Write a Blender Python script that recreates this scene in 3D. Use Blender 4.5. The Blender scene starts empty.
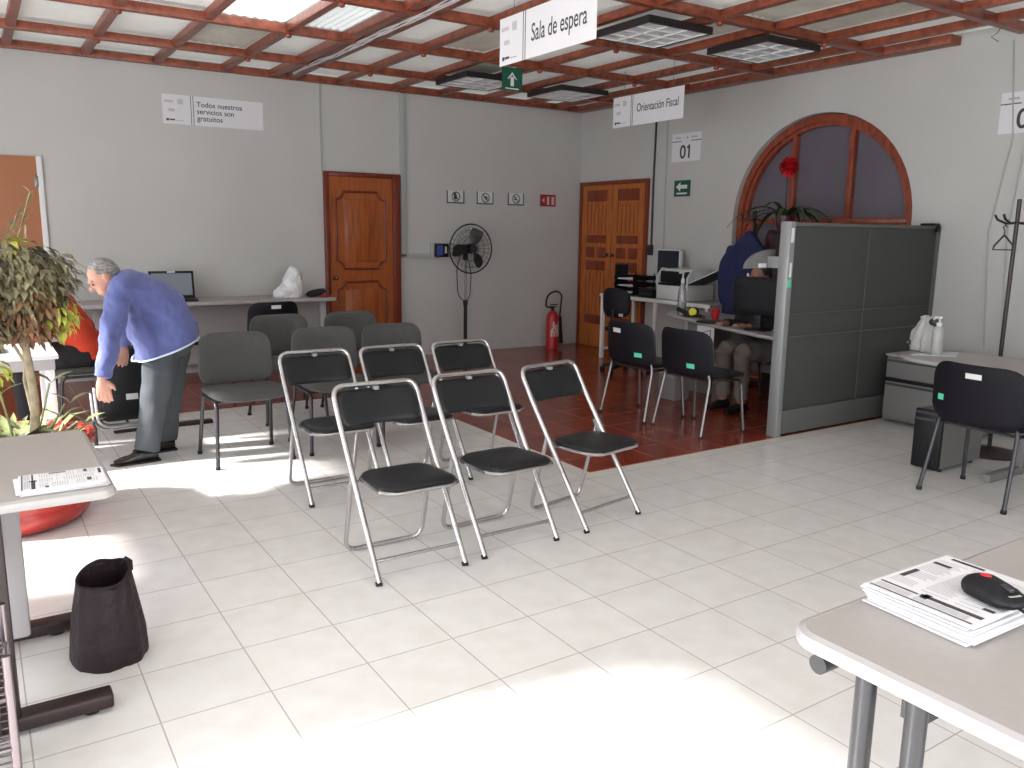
import bpy, bmesh, math, random
from mathutils import Vector, Matrix, noise
random.seed(7)
V = Vector
PI = math.pi
SC = bpy.context.scene
COL = SC.collection

# ------------------------------------------------------------------ camera, sky, sun, exposure
cam_d = bpy.data.cameras.new('camera')
cam = bpy.data.objects.new('camera', cam_d); COL.objects.link(cam)
cam_d.sensor_width = 36.0; cam_d.lens = 821.0 / 1024.0 * 36.0; cam_d.clip_start = 0.05
R = Matrix(((0.838046, 0.088526, -0.538369), (-0.545433, 0.160318, -0.822679), (0.013482, 0.983088, 0.182639)))
cam.matrix_world = Matrix.Translation((0, 0, 1.45)) @ R.to_4x4()
SC.camera = cam
SC.view_settings.view_transform = 'Standard'
SC.view_settings.look = 'None'
SC.view_settings.exposure = 0.17
SC.view_settings.gamma = 1.0
SC.view_settings.use_curve_mapping = False
SKY_STRENGTH = 5.2
SUN_STRENGTH = 15.0
world = bpy.data.worlds.new('sky'); SC.world = world; world.use_nodes = True
bgn = world.node_tree.nodes['Background']
bgn.inputs[0].default_value = (0.93, 0.96, 1.0, 1); bgn.inputs[1].default_value = SKY_STRENGTH
sun_d = bpy.data.lights.new('sun', 'SUN'); sun_d.energy = SUN_STRENGTH; sun_d.angle = math.radians(4.0); sun_d.color = (1, 0.97, 0.93)
sun = bpy.data.objects.new('sun', sun_d); COL.objects.link(sun)
sdir = V((1.0, -0.2, -0.80)).normalized()
sun.rotation_euler = sdir.to_track_quat('-Z', 'Y').to_euler()
def portal(name, loc, sx, sy, rot):
    l = bpy.data.lights.new(name, 'AREA'); l.shape = 'RECTANGLE'; l.size = sx; l.size_y = sy; l.cycles.is_portal = True
    o = bpy.data.objects.new(name, l); COL.objects.link(o); o.location = loc; o.rotation_euler = rot
for n, (y0, y1, z0, z1) in enumerate([(5.0, 6.5, 0.0, 2.75), (3.95, 4.95, 0.0, 1.75), (-1.6, 2.55, 0.0, 2.85)]):
    portal('daylight_portal', (-1.62, (y0 + y1) / 2, (z0 + z1) / 2), z1 - z0, y1 - y0, (0, -PI / 2, 0))
portal('daylight_portal', (1.7, -2.02, 1.45), 2.8, 2.3, (PI / 2, 0, PI)) 

# ------------------------------------------------------------------ materials
def mat(name, col, rough=0.5, metal=0.0, bump=0.0, bscale=40, var=0.0, vscale=6, spec=0.5, emit=None, estr=0, stretch=None, trans=0.0, alpha=1.0, coat=0.0, sheen=0.0):
    m = bpy.data.materials.new(name); m.use_nodes = True
    nt = m.node_tree; b = nt.nodes['Principled BSDF']
    b.inputs['Base Color'].default_value = (*col, 1)
    b.inputs['Roughness'].default_value = rough
    b.inputs['Metallic'].default_value = metal
    b.inputs['Specular IOR Level'].default_value = spec
    b.inputs['Transmission Weight'].default_value = trans
    b.inputs['Alpha'].default_value = alpha
    b.inputs['Coat Weight'].default_value = coat
    b.inputs['Sheen Weight'].default_value = sheen
    if emit:
        b.inputs['Emission Color'].default_value = (*emit, 1); b.inputs['Emission Strength'].default_value = estr
    if var or bump:
        tc = nt.nodes.new('ShaderNodeTexCoord'); mp = nt.nodes.new('ShaderNodeMapping')
        nt.links.new(tc.outputs['Object'], mp.inputs[0])
        if stretch: mp.inputs['Scale'].default_value = stretch
    if var:
        no = nt.nodes.new('ShaderNodeTexNoise'); no.inputs['Scale'].default_value = vscale; no.inputs['Detail'].default_value = 6
        nt.links.new(mp.outputs[0], no.inputs['Vector'])
        cr = nt.nodes.new('ShaderNodeValToRGB')
        cr.color_ramp.elements[0].position = 0.3; cr.color_ramp.elements[1].position = 0.7
        cr.color_ramp.elements[0].color = (*[c * (1 - var) for c in col], 1)
        cr.color_ramp.elements[1].color = (*[min(1, c * (1 + var)) for c in col], 1)
        nt.links.new(no.outputs[0], cr.inputs[0]); nt.links.new(cr.outputs[0], b.inputs['Base Color'])
    if bump:
        n2 = nt.nodes.new('ShaderNodeTexNoise'); n2.inputs['Scale'].default_value = bscale; n2.inputs['Detail'].default_value = 4
        nt.links.new(mp.outputs[0], n2.inputs['Vector'])
        bp = nt.nodes.new('ShaderNodeBump'); bp.inputs['Strength'].default_value = bump; bp.inputs['Distance'].default_value = 0.01
        nt.links.new(n2.outputs[0], bp.inputs['Height']); nt.links.new(bp.outputs[0], b.inputs['Normal'])
    return m

def tile_mat(name, c1, c2, grout, w, h, ox, oy, mortar, rough, spec=0.5, mottle=0.05):
    m = bpy.data.materials.new(name); m.use_nodes = True
    nt = m.node_tree; b = nt.nodes['Principled BSDF']
    tc = nt.nodes.new('ShaderNodeTexCoord'); mp = nt.nodes.new('ShaderNodeMapping')
    mp.inputs['Location'].default_value = (-ox, -oy, 0)
    nt.links.new(tc.outputs['Object'], mp.inputs[0])
    br = nt.nodes.new('ShaderNodeTexBrick'); br.offset = 0; br.squash = 1
    br.inputs['Scale'].default_value = 1; br.inputs['Brick Width'].default_value = w; br.inputs['Row Height'].default_value = h
    br.inputs['Mortar Size'].default_value = mortar; br.inputs['Mortar Smooth'].default_value = 0.2
    br.inputs['Color1'].default_value = (*c1, 1); br.inputs['Color2'].default_value = (*c2, 1); br.inputs['Mortar'].default_value = (*grout, 1)
    nt.links.new(mp.outputs[0], br.inputs['Vector'])
    no = nt.nodes.new('ShaderNodeTexNoise'); no.inputs['Scale'].default_value = 9; no.inputs['Detail'].default_value = 8
    nt.links.new(mp.outputs[0], no.inputs['Vector'])
    cr = nt.nodes.new('ShaderNodeValToRGB')
    cr.color_ramp.elements[0].position = 0.3; cr.color_ramp.elements[1].position = 0.7
    cr.color_ramp.elements[0].color = (1 - mottle, 1 - mottle * 1.2, 1 - mottle * 1.4, 1); cr.color_ramp.elements[1].color = (1, 1, 1, 1)
    nt.links.new(no.outputs[0], cr.inputs[0])
    mx = nt.nodes.new('ShaderNodeMix'); mx.data_type = 'RGBA'; mx.blend_type = 'MULTIPLY'; mx.inputs[0].default_value = 1
    nt.links.new(br.outputs['Color'], mx.inputs[6]); nt.links.new(cr.outputs[0], mx.inputs[7])
    nt.links.new(mx.outputs[2], b.inputs['Base Color'])
    b.inputs['Roughness'].default_value = rough; b.inputs['Specular IOR Level'].default_value = spec
    bp = nt.nodes.new('ShaderNodeBump'); bp.inputs['Strength'].default_value = 0.25; bp.inputs['Distance'].default_value = 0.003; bp.invert = True
    nt.links.new(br.outputs['Fac'], bp.inputs['Height']); nt.links.new(bp.outputs[0], b.inputs['Normal'])
    return m

M = dict(
    wall=mat('painted_plaster', (0.50, 0.495, 0.475), 0.65, bump=0.05, bscale=60, var=0.03, vscale=1.5),
    wall2=mat('painted_channel', (0.38, 0.40, 0.38), 0.5),
    wood_beam=mat('varnished_beam_wood', (0.22, 0.052, 0.024), 0.38, var=0.45, vscale=5, stretch=(3, 3, 3)),
    door=mat('varnished_door_wood', (0.34, 0.085, 0.018), 0.35, var=0.3, vscale=4, stretch=(8, 8, 0.8)),
    door_red=mat('dark_red_varnish', (0.16, 0.028, 0.012), 0.35, var=0.3, vscale=5, stretch=(8, 8, 0.8)),
    pine=mat('honey_pine_wood', (0.42, 0.12, 0.022), 0.38, var=0.35, vscale=5, stretch=(9, 9, 0.7)),
    pine_dark=mat('stained_pine_panel', (0.20, 0.035, 0.012), 0.38, var=0.35, vscale=5, stretch=(9, 9, 0.7)),
    flat_brown=mat('brown_painted_board', (0.40, 0.16, 0.075), 0.5, var=0.05, vscale=2),
    arch_wood=mat('arch_frame_wood', (0.25, 0.052, 0.024), 0.35, var=0.4, vscale=5, stretch=(4, 4, 1.5)),
    panel=mat('ceiling_board_added_glow', (0.84, 0.86, 0.82), 0.7, bump=0.15, bscale=8, var=0.08, vscale=2, emit=(.95, 1, .97), estr=0.13),  # weak emission added to brighten the ceiling; the boards are no lamps
    panel_old=mat('stained_ceiling_board_added_glow', (0.58, 0.56, 0.48), 0.7, bump=0.15, bscale=8, var=0.2, vscale=3, emit=(1, .97, .85), estr=0.03),  # stained colour, plus a fainter added glow as on the plain boards
    skylight=mat('daylit_skylight_sheet', (0.9, 0.9, 0.9), 0.5, emit=(1, 1, 1), estr=1.6),
    dim_sky=mat('half_lit_skylight_sheet', (0.75, 0.78, 0.78), 0.5, emit=(0.9, 1, 1), estr=0.35),
    black=mat('black_plastic', (0.007, 0.007, 0.009), 0.45, spec=0.3),
    blackrail=mat('black_painted_metal', (0.018, 0.014, 0.014), 0.45),
    chair_black=mat('black_chair_plastic', (0.007, 0.006, 0.010), 0.55, bump=0.1, bscale=200, spec=0.22),
    vinyl=mat('black_vinyl', (0.010, 0.011, 0.013), 0.38, bump=0.08, bscale=30, spec=0.35),
    chrome=mat('chrome_tube', (0.55, 0.55, 0.56), 0.22, metal=1.0),
    dark_chrome=mat('dull_chrome_wire', (0.22, 0.19, 0.20), 0.25, metal=1.0),
    steel=mat('brushed_steel', (0.20, 0.19, 0.19), 0.35, metal=1.0),
    alu=mat('satin_aluminium', (0.30, 0.31, 0.31), 0.42, metal=0.4),
    grey_fabric=mat('grey_fabric', (0.070, 0.070, 0.067), 0.9, bump=0.3, bscale=350, var=0.08, vscale=30),
    dkmetal=mat('dark_grey_metal', (0.05, 0.05, 0.055), 0.35, metal=0.5),
    brown_metal=mat('dark_brown_metal', (0.032, 0.018, 0.018), 0.4, metal=0.2),
    lam=mat('beige_laminate', (0.38, 0.35, 0.335), 0.35, var=0.03, vscale=40),
    lam_edge=mat('pale_edge_band', (0.40, 0.38, 0.38), 0.35),
    lam_grey=mat('grey_laminate', (0.36, 0.35, 0.34), 0.4, var=0.03, vscale=30),
    white=mat('white_paint', (0.72, 0.72, 0.71), 0.45),
    white_pl=mat('white_plastic', (0.62, 0.63, 0.62), 0.4),
    paper=mat('white_paper', (0.70, 0.69, 0.71), 0.8),
    ink=mat('dark_ink', (0.05, 0.05, 0.055), 0.7),
    ink_grey=mat('grey_ink', (0.42, 0.42, 0.44), 0.8),
    ink_pale=mat('pale_grey_ink', (0.50, 0.48, 0.48), 0.8),
    ink_pink=mat('pale_red_ink', (0.62, 0.42, 0.42), 0.8),
    green=mat('sign_green', (0.005, 0.085, 0.05), 0.5),
    tag_green=mat('mint_tag', (0.10, 0.62, 0.38), 0.5),
    red=mat('red_enamel', (0.42, 0.012, 0.018), 0.3),
    red_sign=mat('red_sign_print', (0.30, 0.02, 0.035), 0.5),
    part_fab=mat('partition_fabric', (0.056, 0.057, 0.055), 0.9, bump=0.2, bscale=300),
    part_gray=mat('partition_plinth', (0.10, 0.105, 0.10), 0.7),
    metal_grey=mat('grey_painted_metal', (0.19, 0.185, 0.18), 0.45),
    pot=mat('red_glazed_clay', (0.33, 0.028, 0.022), 0.25, var=0.2, vscale=6, bump=0.3, bscale=10),
    soil=mat('dark_soil', (0.03, 0.02, 0.015), 0.95, bump=0.6, bscale=60),
    bark=mat('pale_stem_bark', (0.36, 0.29, 0.19), 0.8, var=0.3, vscale=20, bump=0.3),
    leaf=mat('olive_leaf', (0.20, 0.18, 0.10), 0.5, var=0.5, vscale=7),
    leaf_dry=mat('dry_brown_leaf', (0.22, 0.12, 0.06), 0.6, var=0.5, vscale=9),
    leaf_yel=mat('yellow_green_leaf', (0.42, 0.44, 0.07), 0.5, var=0.3, vscale=9),
    leaf_low=mat('fresh_green_leaf', (0.22, 0.25, 0.11), 0.45, var=0.45, vscale=10),
    leaf_dark=mat('dark_green_leaf', (0.03, 0.06, 0.02), 0.4, var=0.3, vscale=10),
    flower=mat('red_petals', (0.55, 0.0, 0.01), 0.6, var=0.3, vscale=60),
    purple=mat('maroon_ceramic', (0.07, 0.012, 0.03), 0.3),
    binbag=mat('black_bin_liner', (0.022, 0.013, 0.016), 0.5, bump=1.0, bscale=22, spec=0.25),
    skin=mat('skin', (0.52, 0.27, 0.20), 0.5, var=0.08, vscale=20),
    skin_dk=mat('tanned_skin', (0.28, 0.13, 0.09), 0.5),
    hair=mat('grey_hair', (0.25, 0.24, 0.235), 0.7, var=0.6, vscale=40, bump=0.6, bscale=120, stretch=(1, 1, 3)),
    hair_dk=mat('black_hair', (0.012, 0.01, 0.01), 0.6, bump=0.5, bscale=120),
    shirt=mat('blue_cotton', (0.095, 0.115, 0.30), 0.85, bump=0.6, bscale=14, var=0.12, vscale=8, sheen=0.2),
    shirt_hem=mat('pale_hem', (0.55, 0.60, 0.72), 0.8),
    trousers=mat('charcoal_trousers', (0.055, 0.063, 0.073), 0.85, bump=0.4, bscale=12),
    shoe=mat('black_leather', (0.012, 0.011, 0.011), 0.22),
    jacket_red=mat('orange_red_fleece', (0.62, 0.055, 0.022), 0.85, bump=0.6, bscale=12, var=0.12, vscale=5),
    black_cloth=mat('black_cloth', (0.014, 0.012, 0.014), 0.9, bump=0.3, bscale=20),
    grey_cloth=mat('grey_brown_cloth', (0.15, 0.125, 0.115), 0.9, bump=0.3, bscale=20),
    navy=mat('navy_cloth', (0.014, 0.018, 0.075), 0.9, bump=0.5, bscale=14),
    navy2=mat('dark_navy_cloth', (0.012, 0.013, 0.03), 0.9, bump=0.5, bscale=14),
    screen=mat('dark_screen', (0.02, 0.025, 0.04), 0.15),
    screen_blue=mat('lit_blue_screen', (0.02, 0.03, 0.09), 0.2, emit=(0.12, 0.14, 0.45), estr=0.15),
    laptop_screen=mat('laptop_screen_glow', (0.08, 0.09, 0.11), 0.2, emit=(0.3, 0.36, 0.42), estr=0.18),
    bagwhite=mat('white_plastic_bag', (0.75, 0.76, 0.77), 0.35, bump=0.5, bscale=18),
    glass=mat('frosted_pane', (0.12, 0.105, 0.13), 0.35, var=0.06, vscale=2),
    clear=mat('clear_plastic', (0.85, 0.9, 0.92), 0.08, trans=0.85),
    yellow=mat('yellow_label', (0.65, 0.62, 0.03), 0.5),
    tissue=mat('pale_packaging', (0.36, 0.36, 0.35), 0.4, var=0.12, vscale=14, bump=0.4, bscale=20),
    gum=mat('black_rubber', (0.01, 0.01, 0.01), 0.8),
    greylamp=mat('louvre_white', (0.62, 0.62, 0.64), 0.28, metal=0.2),
    orange_fl=mat('orange_cloth', (0.45, 0.10, 0.02), 0.9, bump=0.4),
    redlight=mat('glowing_red_logo', (0.5, 0.01, 0.02), 0.4, emit=(1, 0.02, 0.05), estr=0.3),
    tilefl=tile_mat('cream_floor_tile', (0.80, 0.785, 0.765), (0.77, 0.76, 0.745), (0.46, 0.43, 0.41), 0.329, 0.323, 1.008, 2.09, 0.0024, 0.24, 0.55, 0.08),
    tilered=tile_mat('terracotta_tile', (0.27, 0.045, 0.025), (0.22, 0.036, 0.02), (0.5, 0.2, 0.12), 0.30, 0.30, 3.05, 3.80, 0.0035, 0.22, 0.6, 0.25),
)

# ------------------------------------------------------------------ mesh helpers
class MB:
    def __init__(s): s.bm = bmesh.new()
    def box(s, x0, x1, y0, y1, z0, z1, bevel=0.0, mtx=None, seg=2):
        r = bmesh.ops.create_cube(s.bm, size=1)
        vs = r['verts']
        for v in vs:
            v.co = V(((x0 + x1) / 2 + v.co.x * (x1 - x0), (y0 + y1) / 2 + v.co.y * (y1 - y0), (z0 + z1) / 2 + v.co.z * (z1 - z0)))
        if bevel:
            es = list({e for v in vs for e in v.link_edges})
            b = bmesh.ops.bevel(s.bm, geom=es, offset=bevel, segments=seg, affect='EDGES', profile=0.5)
            vs = list({v for f in b['faces'] for v in f.verts} | {v for v in vs if v.is_valid})
        if mtx is not None:
            for v in vs: v.co = mtx @ v.co
        return s
    def ring(s, c, ax, ay, ra, rb, n):
        return [s.bm.verts.new(c + ax * (ra * math.cos(2 * PI * i / n)) + ay * (rb * math.sin(2 * PI * i / n))) for i in range(n)]
    def skin(s, rings, cap=True):
        for a, b in zip(rings, rings[1:]):
            n = len(a)
            for i in range(n):
                s.bm.faces.new((a[i], a[(i + 1) % n], b[(i + 1) % n], b[i]))
        if cap:
            s.bm.faces.new(list(reversed(rings[0]))); s.bm.faces.new(rings[-1])
    def tube(s, pts, r, n=10, closed=False, radii=None, flat=1.0):
        pts = [V(p) for p in pts]; N = len(pts); rings = []
        t0 = (pts[1] - pts[0]).normalized()
        ref = V((0, 0, 1)) if abs(t0.z) < 0.9 else V((0, 1, 0))
        ax = t0.cross(ref).normalized()
        for i, p in enumerate(pts):
            if closed: t = (pts[(i + 1) % N] - pts[i - 1]).normalized()
            elif i == 0: t = t0
            elif i == N - 1: t = (pts[-1] - pts[-2]).normalized()
            else: t = ((pts[i + 1] - p).normalized() + (p - pts[i - 1]).normalized()).normalized()
            ax = (ax - t * ax.dot(t)).normalized(); ay = t.cross(ax)
            rr = radii[i] if radii else r
            rings.append(s.ring(p, ax, ay, rr, rr * flat, n))
        if closed: rings.append(rings[0]); s.skin(rings, False)
        else: s.skin(rings)
        return s
    def loft(s, secs, n=20):
        """secs: (centre, axis_u, axis_v) with axes already scaled to radii"""
        rings = [[s.bm.verts.new(V(c) + V(u) * math.cos(2 * PI * i / n) + V(v) * math.sin(2 * PI * i / n)) for i in range(n)] for c, u, v in secs]
        s.skin(rings); return s
    def lathe(s, prof, c=(0, 0, 0), n=28, sx=1, sy=1, mtx=None, cap=True):
        c = V(c); rings = []
        for r, z in prof:
            rg = []
            for i in range(n):
                p = V((r * sx * math.cos(2 * PI * i / n), r * sy * math.sin(2 * PI * i / n), z))
                if mtx is not None: p = mtx @ p
                rg.append(s.bm.verts.new(c + p))
            rings.append(rg)
        s.skin(rings, cap); return s
    def cyl(s, a, b, r, n=14, r2=None):
        return s.tube([a, b], r, n, radii=[r, r2 if r2 is not None else r])
    def sph(s, c, rx, ry=None, rz=None, n=14, mtx=None):
        ry = ry or rx; rz = rz or rx
        r = bmesh.ops.create_uvsphere(s.bm, u_segments=n, v_segments=max(6, n // 2 + 2), radius=1)
        for v in r['verts']:
            p = V((v.co.x * rx, v.co.y * ry, v.co.z * rz))
            if mtx is not None: p = mtx @ p
            v.co = V(c) + p
        return s
    def prism(s, outline, z0, z1, f=None):
        """outline xy polygon extruded z0..z1; f maps a Vector to its place"""
        f = f or (lambda p: p)
        a = [s.bm.verts.new(f(V((x, y, z0)))) for x, y in outline]
        b = [s.bm.verts.new(f(V((x, y, z1)))) for x, y in outline]
        s.skin([a, b]); return s
    def quad(s, *p):
        s.bm.faces.new([s.bm.verts.new(V(q)) for q in p]); return s
    def pad(s, w, h, t, r, f, n=12, m=None, pw=4.0):
        """cushion: rounded-rect w x h, thickness t, puffed edge; f(x,y,z) -> place"""
        m = m or n
        def rr(u, v):
            q = max(abs(u), abs(v))
            if q < 1e-6: return 0, 0, 0
            x, y = u / q * w / 2, v / q * h / 2
            cx, cy = w / 2 - r, h / 2 - r
            if abs(x) > cx and abs(y) > cy:
                dx, dy = abs(x) - cx, abs(y) - cy; L = math.hypot(dx, dy) or 1
                x = math.copysign(cx + dx / L * r, x); y = math.copysign(cy + dy / L * r, y)
            return x * q, y * q, q
        def sheet(sg):
            g = []
            for j in range(m + 1):
                row = []
                for i in range(n + 1):
                    u = math.sin((2 * i / n - 1) * PI / 2); v = math.sin((2 * j / m - 1) * PI / 2)
                    x, y, q = rr(u, v)
                    z = t / 2 * math.sqrt(max(0, 1 - q ** pw)) * sg
                    row.append(s.bm.verts.new(f(x, y, z)))
                g.append(row)
            for j in range(m):
                for i in range(n):
                    q = (g[j][i], g[j][i + 1], g[j + 1][i + 1], g[j + 1][i])
                    s.bm.faces.new(q if sg > 0 else tuple(reversed(q)))
        sheet(1); sheet(-1); bmesh.ops.remove_doubles(s.bm, verts=s.bm.verts, dist=1e-5)
        return s
    def leaf(s, base, d, L, w, up=V((0, 0, 1)), droop=0.3):
        d = d.normalized(); side = d.cross(up)
        if side.length < 0.1: side = V((1, 0, 0))
        side.normalize(); nn = side.cross(d)
        pts = [(0, 0.12, 0), (0.3, 0.9, 0.04), (0.62, 1.0, 0.0), (1, 0.05, -droop)]
        prev = None
        for t, ww, hh in pts:
            c = base + d * (L * t) + nn * (hh * L)
            cur = (s.bm.verts.new(c - side * (w * ww / 2) + nn * w * 0.12 * ww), s.bm.verts.new(c), s.bm.verts.new(c + side * (w * ww / 2) + nn * w * 0.12 * ww))
            if prev:
                s.bm.faces.new((prev[0], prev[1], cur[1], cur[0])); s.bm.faces.new((prev[1], prev[2], cur[2], cur[1]))
            prev = cur
    def mesh(s, name, smooth=True, fix=True):
        if fix and s.bm.faces: bmesh.ops.recalc_face_normals(s.bm, faces=s.bm.faces)
        me = bpy.data.meshes.new(name); s.bm.to_mesh(me); s.bm.free()
        if smooth:
            me.polygons.foreach_set('use_smooth', [True] * len(me.polygons))
            try: me.set_sharp_from_angle(angle=math.radians(38))
            except Exception: pass
        return me
    def build(s, name, m, parent=None, **k):
        me = s.mesh(name, **k); me.materials.append(M[m] if isinstance(m, str) else m)
        o = bpy.data.objects.new(name, me); COL.objects.link(o)
        if parent: o.parent = parent
        return o

def thing(name, label, cat, loc=(0, 0, 0), rz=0.0, group=None):
    o = bpy.data.objects.new(name, None); COL.objects.link(o)
    o.location = loc; o.rotation_euler = (0, 0, rz); o.empty_display_size = 0.1
    o['label'] = label; o['category'] = cat
    if group: o['group'] = group
    return o
def tag(o, label, cat, group=None, kind=None):
    o['label'] = label; o['category'] = cat
    if group: o['group'] = group
    if kind: o['kind'] = kind
    return o
def struct(o): o['kind'] = 'structure'; return o
def copy_tree(o, parent=None):
    c = o.copy(); COL.objects.link(c)
    if parent: c.parent = parent
    for ch in list(o.children): copy_tree(ch, c)
    return c
def fillet(pts, r, n=6):
    pts = [V(p) for p in pts]; out = [pts[0]]
    for a, b, c in zip(pts, pts[1:], pts[2:]):
        d1 = (a - b); d2 = (c - b); rr = min(r, d1.length * 0.48, d2.length * 0.48)
        p = b + d1.normalized() * rr; q = b + d2.normalized() * rr
        for i in range(n + 1):
            t = i / n; out.append(p.lerp(b, t).lerp(b.lerp(q, t), t))
    out.append(pts[-1]); return out
def text(name, body, size, m, parent, mtx, align='LEFT', bold=0.0, shear=0.0, sx=1.0, ext=0.0008):
    c = bpy.data.curves.new(name, 'FONT'); c.body = body; c.size = size; c.align_x = align; c.extrude = ext; c.offset = bold; c.shear = shear
    c.space_line = 0.95
    t = bpy.data.objects.new(name, c); COL.objects.link(t)
    bpy.context.view_layer.update()
    me = bpy.data.meshes.new_from_object(t.evaluated_get(bpy.context.evaluated_depsgraph_get()))
    bpy.data.objects.remove(t); bpy.data.curves.remove(c)
    for v in me.vertices: v.co = mtx @ V((v.co.x * sx, v.co.y, v.co.z))
    me.name = name; me.materials.clear(); me.materials.append(M[m])
    o = bpy.data.objects.new(name, me); COL.objects.link(o)
    if parent: o.parent = parent
    return o
def remesh(mb, name, m, parent=None, voxel=0.01, smooth=4, disp=None):
    o = mb.build(name, m, None)
    md = o.modifiers.new('r', 'REMESH'); md.mode = 'VOXEL'; md.voxel_size = voxel
    if smooth:
        sm = o.modifiers.new('s', 'SMOOTH'); sm.iterations = smooth; sm.factor = 0.5
    bpy.context.view_layer.update()
    me = bpy.data.meshes.new_from_object(o.evaluated_get(bpy.context.evaluated_depsgraph_get()))
    old = o.data; o.modifiers.clear(); o.data = me; bpy.data.meshes.remove(old); me.name = name
    if disp:
        me.update()
        for v in me.vertices: v.co = v.co + v.normal * disp(v.co)
    if not me.materials: me.materials.append(M[m])
    me.polygons.foreach_set('use_smooth', [True] * len(me.polygons))
    if parent: o.parent = parent
    return o
# a plane frame: x right, y up on the surface, z out of it
def frame(o, right, up):
    r = V(right).normalized(); u = V(up).normalized(); n = r.cross(u)
    m = Matrix((r, u, n)).transposed().to_4x4(); m.translation = V(o); return m
BACK = lambda x, z, y=8.615: frame((x, y, z), (1, 0, 0), (0, 0, 1))       # on the back wall, facing -Y
RIGHT = lambda y, z, x=6.645: frame((x, y, z), (0, -1, 0), (0, 0, 1))     # on the right wall, facing -X

# ------------------------------------------------------------------ the room
XR, YB, XL, YF, H = 6.65, 8.62, -1.6, -2.0, 3.02
b = MB(); b.box(XL - .2, XR + .2, YF - .2, YB + .2, -0.2, 0.0); struct(b.build('floor', 'tilefl', smooth=False))
b = MB()
b.prism([(3.07, 3.80), (XR, 3.80), (XR, YB), (XL, YB), (XL, 6.75), (3.07, 6.75)], 0.0005, 0.004)
struct(b.build('floor_terracotta', 'tilered', smooth=False))
b = MB(); b.box(XL - .2, XR + .2, YB, YB + .2, 0, H); wb = struct(b.build('wall_back', 'wall', smooth=False))
# right wall with the arched opening (recess)
def arch_pts(cy, r, zs, z0, n=28):
    return [(cy + r, z0)] + [(cy + r * math.cos(PI * i / n), zs + r * 0.98 * math.sin(PI * i / n)) for i in range(n + 1)] + [(cy - r, z0)]
AC, AR, AZ = 5.045, 0.98, 1.60
b = MB()
n = 28
outer = arch_pts(AC, AR, AZ, 0)
# wall face as strips around the arch, extruded in X
b.box(XR, XR + .25, AC + AR, YB + .2, 0, H); b.box(XR, XR + .25, YF - .2, AC - AR, 0, H)
pts = [(AC + AR * math.cos(PI * i / n), AZ + AR * .98 * math.sin(PI * i / n)) for i in range(n + 1)]
for (y0, z0), (y1, z1) in zip(pts, pts[1:]):
    for xs in ((XR,), ):
        v = [V((XR, y0, z0)), V((XR, y1, z1)), V((XR, y1, H)), V((XR, y0, H))]
        w = [p + V((.25, 0, 0)) for p in v]
        b.quad(*v); b.quad(v[0], w[0], w[1], v[1])
b.quad((XR + .25, YF, 0), (XR + .25, YB, 0), (XR + .25, YB, H), (XR + .25, YF, H))
wr = struct(b.build('wall_right', 'wall', smooth=False))
b = MB()
ops = [(5.0, 6.5, 0.0, 2.75), (3.95, 4.95, 0.0, 1.75), (-1.6, 2.55, 0.0, 2.85)]
ys = sorted(ops); y = YF - .2
for (y0, y1, z0, z1) in ys:
    b.box(XL - .2, XL, y, y0, 0, H); b.box(XL - .2, XL, y0, y1, z1, H); y = y1
b.box(XL - .2, XL, y, YB + .2, 0, H); struct(b.build('wall_left', 'wall', smooth=False))
b = MB(); b.box(XL - .2, 0.3, YF - .2, YF, 0, H); b.box(3.1, XR + .2, YF - .2, YF, 0, H); b.box(.3, 3.1, YF - .2, YF, 2.6, H); b.box(.3, 3.1, YF - .2, YF, 0, .3)
struct(b.build('wall_front', 'wall', smooth=False))

# ceiling: boards above a grid of varnished beams
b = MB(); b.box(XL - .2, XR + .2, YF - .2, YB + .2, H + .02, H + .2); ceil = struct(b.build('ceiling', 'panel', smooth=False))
XB = [-1.4, -.8, -.19, .41, 1.01, 1.61, 2.22, 2.70, 2.88, 3.39, 4.01, 4.60, 5.18, 5.77, 6.22]
YBm = [-1.1, 0.0, 1.1, 2.22, 3.33, 4.40, 5.53, 6.63, 7.76, 8.59]
for i, x in enumerate(XB):
    w = .032 if i not in (7, 8) else .045
    b = MB(); b.box(x - w, x + w, YF, YB, 2.945, 3.005, .004); b.build('beam', 'wood_beam', ceil)
for y in YBm:
    w = .034 if y < 8.5 else .03
    b = MB(); b.box(XL, XR, y - w, y + w, 2.935, 3.002, .004); b.build('beam', 'wood_beam', ceil)
b = MB(); b.box(6.50, 6.65, 3.80, 8.62, 2.932, 3.0, .004); b.build('edge_beam', 'wood_beam', ceil)
# round pegs under the crossings
for x in (1.01, 2.22, 3.39, 4.60, 5.77):
    for y in (4.40, 5.53, 6.63, 7.76):
        b = MB(); b.lathe([(.012, 2.905), (.022, 2.912), (.026, 2.925), (.02, 2.94)], (x, y, 0), 12); b.build('peg', 'wood_beam', ceil)
# boards: old stained ones and the two daylit sheets
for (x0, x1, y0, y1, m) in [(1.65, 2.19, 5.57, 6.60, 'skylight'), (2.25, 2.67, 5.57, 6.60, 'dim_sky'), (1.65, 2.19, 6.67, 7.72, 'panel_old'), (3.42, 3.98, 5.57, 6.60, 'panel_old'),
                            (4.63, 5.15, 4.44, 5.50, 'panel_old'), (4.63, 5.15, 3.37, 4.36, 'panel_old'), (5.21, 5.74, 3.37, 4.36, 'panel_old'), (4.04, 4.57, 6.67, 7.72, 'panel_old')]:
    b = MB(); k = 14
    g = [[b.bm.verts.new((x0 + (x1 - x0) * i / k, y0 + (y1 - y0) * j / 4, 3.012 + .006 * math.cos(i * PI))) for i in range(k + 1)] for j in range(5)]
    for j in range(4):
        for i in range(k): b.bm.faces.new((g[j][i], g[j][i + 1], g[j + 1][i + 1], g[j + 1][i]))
    b.build('skylight_sheet' if 'sk' in m else 'ceiling_sheet', m, ceil)
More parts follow.
